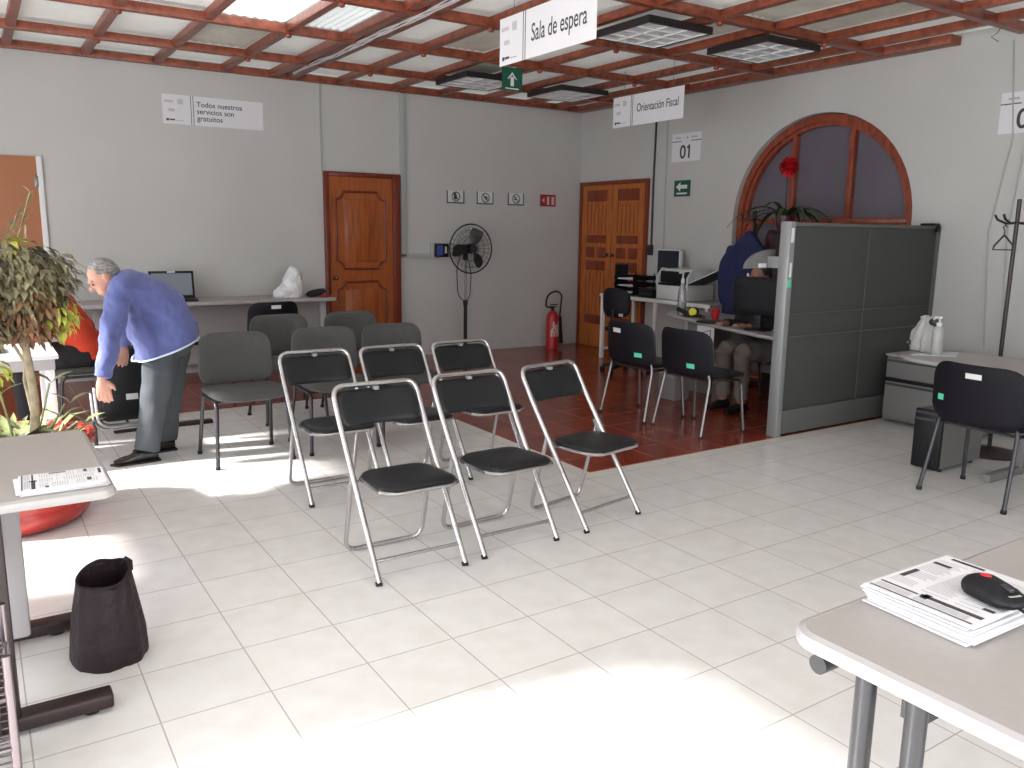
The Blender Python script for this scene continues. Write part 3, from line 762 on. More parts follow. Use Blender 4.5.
t = thing('cup', 'dark red cup on the service desk beside the black cable', 'cup', (5.56, 5.17, DZ))
b = MB(); b.lathe([(.030, 0), (.034, .03), (.038, .095), (.034, .095), (.030, .01)], n=20); b.build('cup_body', 'red', t)
b = MB(); b.tube([V((-.034, 0, .02)) + V((-.025 * math.sin(a * PI / 8), 0, .03 - .03 * math.cos(a * PI / 8))) for a in range(9)], .005, 8); b.build('cup_handle', 'red', t)
t = thing('tape_dispenser', 'black tape dispenser with a yellow end on the service desk', 'dispenser', (5.50, 5.42, DZ), .5)
b = MB(); b.box(-.035, .035, -.10, .06, 0, .03, .01); b.cyl((-.03, -.03, .05), (.03, -.03, .05), .04, 20); b.cyl((0, .03, .03), (0, .13, .07), .018); b.build('body', 'black', t)
b = MB(); b.cyl((-.045, -.03, .05), (-.03, -.03, .05), .036, 20); b.build('roll', 'yellow', t)
t = thing('cable_coil', 'black cable curled on the service desk between the cup and dispenser', 'cable')
b = MB(); b.tube([(5.46 + .05 * math.cos(a * .6), 5.28 + .06 * math.sin(a * .6), DZ + .006 + .02 * abs(math.sin(a * .4))) for a in range(14)], .005, 6); b.tube([(5.40, 5.15, DZ + .005), (5.35, 5.0, DZ + .005), (5.38, 4.9, DZ + .005)], .004, 6); b.build('cord', 'black', t)
t = thing('computer_tower', 'pale grey computer tower under the service desk behind the visitor chairs', 'computer', (5.15, 5.22, 0))
b = MB(); b.box(-.09, .09, -.09, .12, .01, .30, .008); b.build('case', 'metal_grey', t)
b = MB(); b.box(-.093, -.088, -.06, .10, .20, .27, .002); b.box(-.08, .08, -.08, .10, 0, .012); b.build('front_panel', 'alu', t)
t = thing('paper_poster', 'white sheet with black line drawing seen between the two visitor chairs', 'paper')
m = frame((5.33, 5.16, .38), (.0, -1, 0), (0, 0, 1))
b = MB(); b.box(0, .20, 0, .28, 0, .003, mtx=m); b.build('sheet', 'paper', t, smooth=False)
b = MB()
for a_, b_ in (((.03, .02), (.10, .12)), ((.10, .12), (.06, .22)), ((.10, .12), (.17, .05)), ((.06, .22), (.16, .25)), ((.16, .25), (.17, .05))): b.tube([m @ V((*a_, .004)), m @ V((*b_, .004))], .003, 5)
b.build('drawing', 'ink', t)
# office swivel chair near the printer table
t = thing('swivel_chair', 'black office chair with a small oval back in front of the panelled door', 'office chair', (5.68, 6.50, 0), PI / 2 + .25)
b = MB(); b.pad(.34, .30, .05, .10, lambda x, y, z: V((x, .24 + .05 * y - .04 * (x / .17) ** 2 - z, .75 + y)), 14, pw=5); b.build('backrest', 'chair_black', t)
b = MB(); b.tube(fillet([(0, .26, .70), (0, .29, .48), (0, .05, .41)], .06), .018, 8, flat=.5); b.build('back_arm', 'black', t)
b = MB(); b.pad(.44, .42, .07, .12, lambda x, y, z: V((x, y - .03, .46 + z)), 14, pw=5); b.build('seat', 'chair_black', t)
b = MB(); b.cyl((0, 0, .08), (0, 0, .43), .025); b.build('gas_column', 'black', t)
for k in range(5):
    a = k * 2 * PI / 5 + .3; b = MB(); b.tube([(0, 0, .10), (.25 * math.cos(a), .25 * math.sin(a), .065)], .02, 8, radii=[.024, .014]); b.build('foot_spoke', 'black', t)
    b = MB(); b.cyl((.255 * math.cos(a) - .015, .255 * math.sin(a), .026), (.255 * math.cos(a) + .015, .255 * math.sin(a), .026), .026); b.build('caster', 'gum', t)
b = MB(); b.box(-.14, -.09, .282, .286, .62, .65); b.build('label_tag', 'tissue', t)

# printer table along the right wall
TZ = .76
t = thing('printer_table', 'white steel framed table carrying the printer along the right wall', 'table')
b = MB(); b.box(6.10, 6.62, 5.75, 7.47, TZ - .03, TZ, .004); b.build('tabletop', 'lam_grey', t)
b = MB(); b.box(6.09, 6.11, 5.75, 7.47, TZ - .04, TZ - .002, .003); b.build('rim', 'white', t)
for (x, y) in ((6.12, 7.44), (6.60, 7.44), (6.12, 5.80), (6.60, 5.80), (6.12, 6.55), (6.60, 6.55)):
    b = MB(); b.box(x - .02, x + .02, y - .02, y + .02, 0, TZ - .03, .003); b.build('leg', 'white', t)
b = MB(); b.box(6.12, 6.60, 7.43, 7.45, .10, .13); b.box(6.12, 6.60, 6.54, 6.56, .10, .13); b.build('cross_rail', 'white', t)
t = thing('printer', 'pale grey desktop printer with raised lid and sloping paper tray', 'printer', (6.33, 6.36, TZ))
t.scale = (1, 1.02, 1.2)
b = MB(); b.box(-.19, .20, -.24, .22, .0, .14, .015); b.box(-.10, .20, -.24, .22, .14, .27, .02)
b.prism([(-.19, .13), (-.19, .20), (-.12, .275), (-.08, .275), (-.08, .13)], 0, .022, lambda p: V((p.x, -.24 + p.z, p.y)))
b.prism([(-.19, .13), (-.19, .20), (-.12, .275), (-.08, .275), (-.08, .13)], 0, .022, lambda p: V((p.x, .198 + p.z, p.y)))
b.build('housing', 'white_pl', t)
b = MB(); b.box(-.16, -.10, -.21, .19, .15, .25, .006); b.box(-.20, -.12, -.20, .18, .128, .145, .004); b.build('output_slot', 'black', t)
b = MB(); b.box(-.01, .01, -.42, 0, 0, .01, mtx=Matrix.Translation((-.06, -.24, .14)) @ Matrix.Rotation(-.32, 4, 'X') @ Matrix.Scale(12, 4, (1, 0, 0))); b.build('side_tray', 'black', t)
b = MB(); b.box(-.0095, .0095, -.41, 0, .011, .02, mtx=Matrix.Translation((-.06, -.24, .14)) @ Matrix.Rotation(-.32, 4, 'X') @ Matrix.Scale(12, 4, (1, 0, 0))); b.build('tray_paper', 'white_pl', t)
t = thing('computer_monitor', 'square monitor with a white frame standing behind the printer', 'monitor', (6.50, 6.77, TZ), .0)
b = MB(); b.box(-.02, .03, -.18, .18, .20, .52, .01); b.build('housing', 'white_pl', t)
b = MB(); b.box(-.024, -.018, -.165, .165, .215, .505); b.build('screen', 'screen', t)
b = MB(); b.box(-.01, .03, -.04, .04, .0, .2, .005); b.box(-.09, .08, -.11, .11, 0, .015, .005); b.build('stand', 'white_pl', t)
t = thing('paper_tray', 'black letter trays stacked with papers on the printer table', 'paper tray', (6.32, 7.12, TZ))
t.scale = (1, .78, 1)
for k in range(3):
    b = MB(); z = .02 + k * .075
    b.box(-.17, .17, -.20, .22, z, z + .006); b.box(-.17, .17, -.20, -.194, z, z + .045); b.box(-.17, .17, .214, .22, z, z + .045); b.box(.164, .17, -.20, .22, z, z + .045); b.build('tray', 'black', t)
    b = MB(); b.box(-.15, .15, -.16, .16, z + .007, z + .02); b.build('paper_sheets', 'paper', t)
b = MB(); 
for x in (-.15, .15):
    for y in (-.19, .21): b = MB(); b.box(x - .006, x + .006, y - .006, y + .006, 0, .24); b.build('corner_post', 'black', t)
t = thing('equipment_box', 'low black equipment box on the printer table left of the printer', 'box', (6.22, 6.72, TZ))
b = MB(); b.box(-.09, .12, -.10, .13, 0, .09, .006); b.build('case', 'black', t)
b = MB(); b.box(-.093, -.088, -.08, .10, .03, .045); b.build('slot', 'dkmetal', t)
t = thing('paper_card', 'upright black folder at the left of the letter trays', 'folder')
b = MB(); b.box(6.22, 6.40, 7.34, 7.37, TZ, TZ + .33, .004); b.build('cover', 'black', t)
b = MB(); b.box(6.225, 6.395, 7.345, 7.365, TZ + .005, TZ + .335); b.build('pages', 'brown_metal', t)
# coat rack with navy jacket, in front of the arch
t = thing('coat_rack', 'dark pole coat rack standing in front of the arched window', 'coat rack', (6.28, 5.42, 0))
b = MB(); b.cyl((0, 0, .02), (0, 0, 1.68), .014); b.build('pole', 'black', t)
b = MB(); b.lathe([(.17, 0), (.17, .012), (.03, .03)], n=24); b.build('base', 'black', t)
for k in range(4):
    a = k * PI / 2 + .6; d = V((math.cos(a), math.sin(a), 0)); b = MB(); b.tube([V((0, 0, 1.60)), d * .07 + V((0, 0, 1.58)), d * .12 + V((0, 0, 1.62)), d * .13 + V((0, 0, 1.66))], .007, 8); b.build('hook', 'black', t)
t = thing('jacket', 'navy blue jacket hanging on the coat rack by the arch', 'jacket', (6.13, 5.36, 0))
def fold(sc, am): return lambda p: am * noise.noise(V((p.x * sc, p.y * sc, p.z * sc * .35)))
b = MB()
b.loft([((0, -.02, 1.47), (.03, 0, 0), (0, .04, 0)), ((0, -.02, 1.42), (.05, 0, 0), (0, .10, 0)), ((0, -.01, 1.33), (.07, 0, 0), (0, .19, 0)), ((0, 0, 1.15), (.085, 0, 0), (0, .23, 0)), ((0, 0, .90), (.09, 0, 0), (0, .235, 0)), ((0, .0, .62), (.085, 0, 0), (0, .25, 0))], 24)
b.tube([(-.01, .17, 1.33), (-.02, .24, 1.1), (-.02, .245, .8)], .06, 12, radii=[.06, .06, .05]); b.tube([(-.01, -.17, 1.33), (-.02, -.23, 1.1), (-.02, -.25, .8)], .06, 12, radii=[.06, .06, .05])
remesh(b, 'jacket_body', 'navy', t, .016, 2, fold(16, .03))
b = MB(); b.box(-.125, -.118, -.20, -.12, 1.0, 1.02); b.box(-.125, -.118, -.15, -.13, 1.03, 1.10); b.box(-.125, -.118, -.17, -.14, 1.06, 1.075); b.build('white_emblem', 'paper', t)
t = thing('jacket', 'dark maroon garment hanging behind the navy jacket', 'jacket', (6.42, 5.30, 0))
b = MB(); b.loft([((0, 0, 1.50), (.03, 0, 0), (0, .05, 0)), ((0, -.04, 1.36), (.07, 0, 0), (0, .17, 0)), ((0, -.05, 1.1), (.08, 0, 0), (0, .2, 0)), ((0, -.05, .7), (.08, 0, 0), (0, .22, 0))], 24)
remesh(b, 'jacket_body', 'purple', t, .018, 2, fold(14, .03))

# red flowering plant on a tall stand behind the partition
t = thing('plant_stand', 'tall dark stand holding the red flowering plant', 'stand', (6.22, 4.97, 0))
b = MB(); b.box(-.11, .11, -.10, .10, 0, 1.47, .01); b.build('column', 'brown_metal', t)
b = MB(); b.box(-.12, .12, -.11, .11, 1.47, 1.49, .005); b.build('top', 'brown_metal', t)
t = thing('flowering_plant', 'potted plant with one red ball flower above the partition', 'plant', (6.20, 5.0, 1.492))
b = MB(); b.lathe([(.06, 0), (.085, .06), (.09, .13), (.08, .13), (.07, .10)], n=24); b.build('pot', 'purple', t)
b = MB(); b.tube([(0, 0, .10), (0, .01, .3), (-.01, .0, .53)], .006, 8); b.build('stem', 'brown_metal', t)
b = MB(); random.seed(3)
for k in range(420):
    d = V((random.gauss(0, 1), random.gauss(0, 1), random.gauss(0, .8) + .25)).normalized(); b.leaf(V((0, 0, .56)) + d * .03, d, random.uniform(.055, .085), .014, droop=.2)
b.sph((0, 0, .565), .045, n=10); b.build('flower', 'flower', t, fix=False)
b = MB()
for k in range(17):
    a = k * 2.4; L = random.uniform(.30, .50); base = V((.02 * math.cos(a), .02 * math.sin(a), .12)); d = V((math.cos(a), math.sin(a), 0)); pr = None
    el = random.uniform(.45, .9); sd = V((-math.sin(a), math.cos(a), 0))
    for j in range(9):
        q = j / 8; p = base + d * (L * q) + V((0, 0, L * (el * 1.4 * q - 1.1 * q * q))); w = .024 * math.sin(PI * min(1, .15 + q * .85)) + .002
        cur = (b.bm.verts.new(p - sd * w), b.bm.verts.new(p - V((0, 0, .006))), b.bm.verts.new(p + sd * w))
        if pr: b.bm.faces.new((pr[0], pr[1], cur[1], cur[0])); b.bm.faces.new((pr[1], pr[2], cur[2], cur[1]))
        pr = cur
b.build('leaves', 'leaf_dark', t, fix=False)

# ------------------------------------------------------------------ right side: drawers, desk, tower, coat stand
t = thing('drawer_cabinet', 'grey metal drawer cabinet against the end of the partition', 'cabinet', (5.97, 3.10, 0))
b = MB(); b.box(.01, .55, -.1, .64, .03, .53, .006); b.build('body', 'metal_grey', t)
b = MB(); b.box(-.005, .56, -.11, .65, .53, .55, .006); b.build('top', 'lam_grey', t)
for k, (z0, z1) in enumerate([(.365, .52), (.06, .335)]):
    b = MB(); b.box(-.01, .012, -.09, .63, z0, z1, .005); dr = b.build('drawer', 'metal_grey', t)
    b = MB(); b.box(-.014, -.008, -.085, .625, z1 - .03, z1 - .012); b.build('finger_rail', 'part_fab', dr)
b = MB(); b.box(-.012, .012, -.09, .63, .336, .364); b.build('gap_strip', 'black', t)
t = thing('office_desk', 'beige rounded desk at the right carrying the sanitizer bottle', 'desk')
o = [(5.50, .9), (5.50, 2.80)] + [(5.20 + .30 * math.cos(a * PI / 12), 2.78 + .32 * math.sin(a * PI / 12)) for a in range(1, 12)] + [(4.90, 2.75), (4.88, 2.5), (4.88, .9)]
b = MB(); b.prism(o, .672, .70); b.build('desktop', 'lam', t, smooth=False)
b = MB(); b.tube([(x, y, .686) for x, y in o], .0145, 8, closed=True); b.build('edge_band', 'lam_grey', t)
for y in (2.42, 1.1):
    b = MB(); b.box(5.36, 5.42, y - .03, y + .03, 0, .672, .004); b.box(5.0, 5.46, y - .025, y + .025, 0, .05, .006); b.build('leg', 'metal_grey', t)
b = MB(); b.box(5.385, 5.40, 1.13, 2.39, .3, .67); b.build('modesty_panel', 'metal_grey', t)
t = thing('computer_tower', 'grey computer tower with black front under the desk at the right', 'computer', (4.93, 2.77, 0), .03)
b = MB(); b.box(.03, .54, -.085, .085, .015, .385, .006); b.build('case', 'metal_grey', t)
b = MB(); b.box(0, .032, -.09, .09, .012, .39, .012); fp = b.build('front_panel', 'black', t)
b = MB(); b.box(-.003, .002, -.08, .08, .32, .335); b.box(-.003, .002, -.08, .08, .36, .375); b.build('drive_bay', 'dkmetal', fp)
b = MB()
for x in (.06, .44):
    for y in (-.07, .07): b = MB(); b.cyl((x, y, 0), (x, y, .016), .015); b.build('foot', 'gum', t)
t = thing('sanitizer_bottle', 'white pump sanitizer bottle standing on the right desk', 'bottle', (5.17, 2.90, .701))
b = MB(); b.lathe([(.033, .003), (.036, .01), (.036, .15), (.030, .175), (.014, .19)], n=20); b.build('body', 'tissue', t)
b = MB(); b.lathe([(.017, .188), (.017, .21), (.006, .213), (.006, .24)], n=14); b.tube([(0, 0, .24), (-.035, .01, .243), (-.05, .012, .232)], .007, 8); b.lathe([(.014, .238), (.014, .25)], n=12); b.build('pump', 'white_pl', t)
b = MB(); b.lathe([(.0365, .04), (.0365, .13)], n=20); b.build('label_band', 'tissue', t)
t = thing('wipes_packet', 'crumpled pale packet of supplies behind the sanitizer bottle', 'packet', (5.20, 3.02, .70))
t.scale = (.8, .8, .95)
b = MB()
b.loft([((0, .02, .003), (.05, 0, 0), (0, .12, 0)), ((0, .02, .05), (.055, 0, 0), (0, .14, 0)), ((0, .0, .14), (.05, 0, 0), (0, .13, 0)), ((0, -.01, .20), (.03, 0, 0), (0, .10, 0)), ((0, -.01, .25), (.012, 0, 0), (0, .08, 0))], 24)
o_ = remesh(b, 'packet_body', 'tissue', t, .008, 1, fold(30, .02))
o_.location = (.07, 0, 0)
b = MB(); b.sph((.05, -.06, .215), .03, .05, .03, 10); b.sph((.0, .125, .06), .02, .03, .02, 10); b.build('dark_print', 'dkmetal', t)
t = thing('paper_napkin', 'flat white paper lying under the sanitizer bottle', 'paper')
b = MB(); b.prism([(5.04, 2.99), (5.22, 2.80), (5.44, 2.90), (5.30, 3.0)], .7005, .703); b.build('sheet', 'paper', t, smooth=False)
t = thing('coat_stand', 'dark metal coat stand with a hanger beside the right edge', 'coat stand', (5.72, 2.77, 0), .2)
b = MB(); b.cyl((0, 0, .02), (0, 0, 1.70), .013); b.build('pole', 'brown_metal', t)
b = MB(); b.lathe([(.19, 0), (.19, .015), (.04, .04)], n=24); b.build('base', 'brown_metal', t)
for k in range(4):
    a = k * PI / 2 + PI / 4 + .5; d = V((math.cos(a), math.sin(a), 0)); b = MB(); b.tube([V((0, 0, 1.55)), d * .07 + V((0, 0, 1.545)), d * .13 + V((0, 0, 1.57)), d * .15 + V((0, 0, 1.60))], .008, 8); b.build('hook', 'brown_metal', t)
t = thing('clothes_hanger', 'dark clothes hanger hanging on the coat stand hook', 'hanger', (5.665, 2.80, 1.50), .95)
b = MB()
b.tube([(0, 0, .02), (.0, .012, .035), (0, .025, .02), (0, .012, 0), (0, .012, -.03)], .004, 6)
b.tube([(0, .012, -.03), (0, .07, -.10), (0, .075, -.125), (0, -.05, -.125), (0, -.055, -.10), (0, .012, -.03)], .006, 6); b.build('hanger_body', 'brown_metal', t)

# ------------------------------------------------------------------ pedestal fan and extinguisher
t = thing('pedestal_fan', 'black wire caged pedestal fan standing against the back wall', 'fan', (4.77, 8.30, 0))
b = MB(); b.lathe([(.20, 0), (.20, .02), (.06, .04), (.03, .06)], n=28); b.build('base', 'black', t)
b = MB(); b.cyl((0, 0, .05), (0, 0, .62), .022); b.build('lower_pole', 'black', t)
b = MB(); b.cyl((0, 0, .60), (0, 0, 1.16), .012); b.build('upper_pole', 'steel', t)
b = MB(); b.cyl((0, 0, .60), (0, 0, .66), .028); b.build('height_collar', 'black', t)
b = MB(); b.cyl((0, -.10, 1.25), (0, .10, 1.25), .055, 18, .045); b.box(-.02, .02, -.02, .04, 1.12, 1.22, .005); b.build('motor', 'black', t)
fc_ = V((0, -.12, 1.25))
b = MB()
for rr, dy in ((.275, 0), ):
    b.tube([fc_ + V((rr * math.cos(a * PI / 24), dy, rr * math.sin(a * PI / 24))) for a in range(48)], .008, 8, closed=True)
for rr, dy in ((.06, -.062), (.14, -.052), (.21, -.035), (.14, .06), (.21, .04)):
    b.tube([fc_ + V((rr * math.cos(a * PI / 24), dy, rr * math.sin(a * PI / 24))) for a in range(48)], .0022, 5, closed=True)
for k in range(28):
    a = 2 * PI * k / 28
    for sg in (-1, 1):
        b.tube([fc_ + V((r_ * math.cos(a), sg * .065 * math.sqrt(max(0, 1 - (r_ / .278) ** 2)), r_ * math.sin(a))) for r_ in (.04, .12, .2, .25, .275)], .0015, 4)
b.build('cage', 'black', t)
b = MB(); b.cyl(fc_ + V((0, -.075, 0)), fc_ + V((0, -.06, 0)), .045, 18); b.build('badge', 'dkmetal', t)
for k in range(3):
    b = MB(); a0 = k * 2 * PI / 3 + 1.15; g = []
    for i in range(7):
        row = []
        for j in range(6):
            r_ = .05 + .19 * i / 6; wd = (.35 + .75 * math.sin(PI * min(1, .2 + .7 * i / 6))) * .55; a = a0 + (j / 5 - .5) * wd * 1.5
            row.append(b.bm.verts.new(fc_ + V((r_ * math.cos(a), (j / 5 - .5) * .06, r_ * math.sin(a)))))
        g.append(row)
    for i in range(6):
        for j in range(5): b.bm.faces.new((g[i][j], g[i][j + 1], g[i + 1][j + 1], g[i + 1][j]))
    b.build('blade', 'dkmetal', t, fix=False)
b = MB(); b.tube(fillet([(-.02, .05, 1.2), (-.12, 0, 1.05), (-.10, 0, .72), (-.01, .02, .64)], .1), .006, 6); b.tube(fillet([(.03, .05, 1.2), (.09, .02, 1.0), (.06, 0, .70), (.0, .02, .63)], .1), .006, 6); b.build('power_cord', 'dkmetal', t)
t = thing('fire_extinguisher', 'red fire extinguisher with a black hose standing on the floor', 'fire extinguisher', (6.06, 8.35, 0))
b = MB(); b.lathe([(.07, 0), (.078, .01), (.078, .38), (.07, .43), (.04, .47), (.022, .48)], n=24); cy = b.build('cylinder', 'red', t)
b = MB()
for k in range(11): a = -2.3 + k * .16; b.box(-.012, .012, -.001, .001, 0, .06 if k % 2 else .09, mtx=Matrix.Translation((.079 * math.cos(a), .079 * math.sin(a), .16 + .05 * (k % 3))) @ Matrix.Rotation(a + PI / 2, 4, 'Z'))
b.build('printed_label', 'ink_pink', cy, smooth=False)
b = MB(); b.cyl((0, 0, .475), (0, 0, .53), .02); b.box(-.06, .05, -.012, .012, .52, .535, .003); b.box(-.06, .05, -.012, .012, .55, .562, .003, mtx=Matrix.Rotation(.05, 4, 'Y')); b.build('valve', 'black', t)
b = MB(); b.tube(fillet([(-.02, 0, .52), (-.11, 0, .53), (-.09, 0, .68), (.05, 0, .73), (.14, .0, .68), (.125, .02, .40), (.12, .02, .34)], .09, 6), .011, 8); b.build('hose', 'black', t)
b = MB(); b.cyl((.118, .02, .40), (.125, .02, .06), .030, 14, .052); b.build('horn', 'black', t)

# ------------------------------------------------------------------ long table at the back wall
BT = .765
t = thing('long_table', 'long narrow pale table along the back wall', 'table')
b = MB(); b.box(.20, 3.08, 8.02, 8.56, BT - .03, BT, .005); b.build('tabletop', 'lam', t)
b = MB(); b.box(.20, 3.08, 8.008, 8.021, BT - .034, BT - .001, .003); b.build('edge_band', 'lam_edge', t)
for x in (.9, 2.66, 3.02):
    b = MB(); b.box(x - .03, x + .03, 8.22, 8.30, .03, BT - .03, .004); b.box(x - .03, x + .03, 8.04, 8.54, 0, .04, .006); b.build('leg', 'lam_edge', t)
b = MB(); b.box(.93, 2.63, 8.44, 8.46, .12, .70); b.build('modesty_panel', 'lam_edge', t)
b = MB(); b.box(.93, 2.63, 8.24, 8.27, .33, .36); b.build('cross_rail', 'black', t)
t = thing('laptop', 'open black laptop on the long table behind the bending man', 'laptop', (1.57, 8.24, BT), -.10)
b = MB(); b.box(-.20, .20, -.15, .13, 0, .02, .005); b.build('keyboard_base', 'black', t)
mm = Matrix.Translation((0, .12, .02)) @ Matrix.Rotation(-.22, 4, 'X')
b = MB(); b.box(-.20, .20, -.006, .008, 0, .255, .004, mtx=mm); ld = b.build('lid', 'black', t)
b = MB(); b.box(-.18, .18, -.0075, -.006, .022, .232, mtx=mm); b.build('screen', 'laptop_screen', ld)
b = MB(); b.box(-.035, .035, -.009, -.006, .238, .252, mtx=mm); b.build('white_sticker', 'paper', ld)
t = thing('plastic_bag', 'crumpled white plastic bag on the long back table', 'bag', (2.67, 8.2, BT))
b = MB(); b.loft([((-.01, 0, .0), (.15, 0, 0), (0, .10, 0)), ((-.01, 0, .06), (.155, 0, .01), (0, .11, 0)), ((0.02, 0, .14), (.12, 0, .02), (0, .09, 0)), ((.035, 0, .22), (.085, 0, .02), (0, .07, 0)), ((.035, 0, .28), (.05, 0, .01), (0, .04, 0)), ((.03, 0, .30), (.02, 0, 0), (0, .02, 0))], 28)
remesh(b, 'bag_body', 'bagwhite', t, .009, 1, lambda p: .020 * noise.noise(p * 11) + .016 * abs(noise.noise(p * 26)))
for v in t.children[0].data.vertices: v.co.z = max(v.co.z, .001)
t = thing('pouch', 'black zipped pouch on the long table beside the white bag', 'pouch', (2.94, 8.2, BT + .003), -.1)
b = MB(); b.pad(.19, .12, .07, .03, lambda x, y, z: V((x, y, .036 + z + .02 * x / .1)), 12, pw=3); b.build('pouch_body', 'black_cloth', t)
b = MB(); b.tube([(-.08, -.03, .055), (0, -.035, .065), (.08, -.03, .08)], .004, 6); b.build('zip', 'dkmetal', t)
t = thing('folded_cloth', 'small bright red cloth at the right end of the long table', 'cloth', (3.0, 8.10, BT))
b = MB(); b.pad(.12, .08, .02, .02, lambda x, y, z: V((x, y, .0105 + z)), 8); b.build('cloth_body', 'red', t)

# ------------------------------------------------------------------ left: white table, seated person, folded chair
t = thing('white_table', 'white table in the sunlight behind the potted plant', 'table')
b = MB(); b.box(-1.1, .38, 5.46, 6.10, .675, .70, .005); b.build('tabletop', 'white', t)
b = MB(); b.box(-1.08, .36, 5.48, 6.08, .61, .675, .004); b.build('apron', 'lam_edge', t)
for x, y in ((.33, 5.51), (.33, 6.05), (-1.05, 5.51), (-1.05, 6.05)):
    b = MB(); b.box(x - .025, x + .025, y - .025, y + .025, 0, .61, .004); b.build('leg', 'white', t)
t = thing('notebook_computer', 'dark flat notebook lying on the white table at the left edge', 'notebook', (-.02, 5.75, .70))
b = MB(); b.box(-.16, .14, -.10, .12, 0, .018, .004); b.build('cover', 'dkmetal', t)
b = MB(); b.box(-.15, .13, -.09, .11, .018, .024, .002); b.build('pages', 'black', t)
# chair under the seated person: grey visitor chair copy facing the table
t = copy_tree(gc); t.location = (.62, 6.62, 0); t.rotation_euler = (0, 0, -PI / 2); t['label'] = 'grey chair under the seated person in orange'; del t['group']

def seated_person(loc, rz, label, top, pants, skin, hairm, lean=.35, cap=None, reach=.35, knees=.40, headz=1.10):
    """origin on the floor under the hips; faces local -Y"""
    t = thing('person', label, 'person', loc, rz)
    sh = V((0, -.50 * lean, .90)); hp = V((0, 0, .50)); nk = sh + V((0, -.03, .09)); hd = V((0, sh.y - .09, headz + .01))
    b = MB()
    # body: torso, neck, head, arms, legs
    b.loft([(hp + V((0, 0, -.05)), (.15, 0, 0), (0, .11, 0)), (hp + V((0, -.02, .10)), (.14, 0, 0), (0, .10, 0)), (hp.lerp(sh, .6), (.155, 0, 0), (0, .11, 0)), (sh, (.17, 0, 0), (0, .09, 0)), (nk, (.055, 0, 0), (0, .055, 0)), (hd, (.05, 0, 0), (0, .05, 0))], 20)
    b.sph(hd, .072, .092, .108, 18); b.sph(hd + V((0, -.045, -.05)), .05, .05, .055, 12)
    b.sph(hd + V((0, -.098, -.012)), .013, .02, .02, 8)
    for s in (-1, 1): b.sph(hd + V((s * .073, .0, -.01)), .012, .02, .03, 8)
    hands = []
    for s in (-1, 1):
        e = V((s * .21, sh.y - .10, .68)); h = V((s * .12, sh.y - reach, .72)); a = V((s * .17, sh.y, .90))
        b.tube([a, a.lerp(e, .5), e], .045, 12, radii=[.052, .046, .040]); b.tube([e, e.lerp(h, .5), h], .035, 12, radii=[.040, .034, .025])
        d = (h - e).normalized(); sd = V((0, 0, 1)).cross(d).normalized()
        b.sph(h + d * .04, .038, .045, .02, 10)
        for f in range(4):
            r0 = h + d * .07 + sd * ((f - 1.5) * .019); L = (.062, .074, .070, .055)[f]
            b.tube([r0 - d * .02, r0 + d * L * .5, r0 + d * L * .85 + V((0, 0, -.02))], .008, 8, radii=[.009, .0085, .007])
        r0 = h + d * .02 - sd * s * .03; b.tube([r0, r0 - sd * s * .03 + d * .02, r0 - sd * s * .035 + d * .05], .009, 8)
        kn = V((s * .10, -knees, .50)); ft = V((s * .10, -knees + .02, .08))
        b.tube([hp + V((s * .08, 0, 0)), kn], .07, 14, radii=[.085, .06]); b.tube([kn, kn.lerp(ft, .4), ft], .05, 12, radii=[.056, .05, .038])
    remesh(b, 'body', skin, t, .010, 3)
    b = MB()
    b.loft([(hp + V((0, 0, -.01)), (.18, 0, 0), (0, .145, 0)), (hp + V((0, -.02, .10)), (.172, 0, 0), (0, .14, 0)), (hp.lerp(sh, .6), (.185, 0, 0), (0, .145, 0)), (sh + V((0, 0, .01)), (.195, 0, 0), (0, .115, 0)), (sh + V((0, -.02, .055)), (.085, 0, 0), (0, .07, 0))], 24)
    for s in (-1, 1):
        e = V((s * .21, sh.y - .10, .68)); h = V((s * .12, sh.y - reach, .72)); a = V((s * .17, sh.y, .90))
        b.tube([a, a.lerp(e, .5), e], .06, 14, radii=[.072, .064, .058]); b.tube([e, e.lerp(h, .5), e.lerp(h, .9)], .05, 14, radii=[.058, .05, .042])
    remesh(b, 'jacket', top, t, .012, 3, lambda p: .018 * noise.noise(V((p.x * 9, p.y * 9, p.z * 22))))
    b = MB()
    b.sph(hp + V((0, 0, 0)), .175, .14, .10, 16)
    for s in (-1, 1):
        kn = V((s * .10, -knees, .50)); ft = V((s * .10, -knees + .02, .08))
        b.tube([hp + V((s * .08, 0, 0)), kn, kn + V((0, -.01, 0))], .09, 16, radii=[.105, .078, .07]); b.tube([kn, kn.lerp(ft, .4), ft + V((0, 0, .03))], .06, 14, radii=[.074, .066, .058])
    remesh(b, 'trousers', pants, t, .012, 3, lambda p: .012 * noise.noise(p * 12))
    for s in (-1, 1):
        b = MB(); f0 = V((s * .10, -knees + .02, 0)); b.loft([(f0 + V((0, .05, .045)), (.035, 0, 0), (0, 0, .04)), (f0 + V((0, 0, .045)), (.042, 0, 0), (0, 0, .044)), (f0 + V((0, -.10, .035)), (.045, 0, 0), (0, 0, .034)), (f0 + V((0, -.17, .025)), (.032, 0, 0), (0, 0, .022))], 16); b.build('shoe', 'shoe', t)
    b = MB(); b.sph(hd + V((0, .018, .022)), .080, .090, .098, 18); 
    for v in list(b.bm.verts):
        if v.co.y < hd.y - .055 and v.co.z < hd.z + .06: v.co.y = hd.y - .03
    b.build('hair', hairm, t)
    return t
p1 = seated_person((.64, 6.60, 0), -PI / 2, 'seated person in orange-red jacket and black trousers behind the potted plant', 'jacket_red', 'black_cloth', 'skin', 'hair_dk', lean=.36, headz=1.10)
p1.scale = (1.06, 1.06, 1.06)
t = copy_tree(gc); t.location = (5.62, 4.62, 0); t.rotation_euler = (0, 0, -PI / 2); t['label'] = 'chair under the clerk behind the service desk'; del t['group']
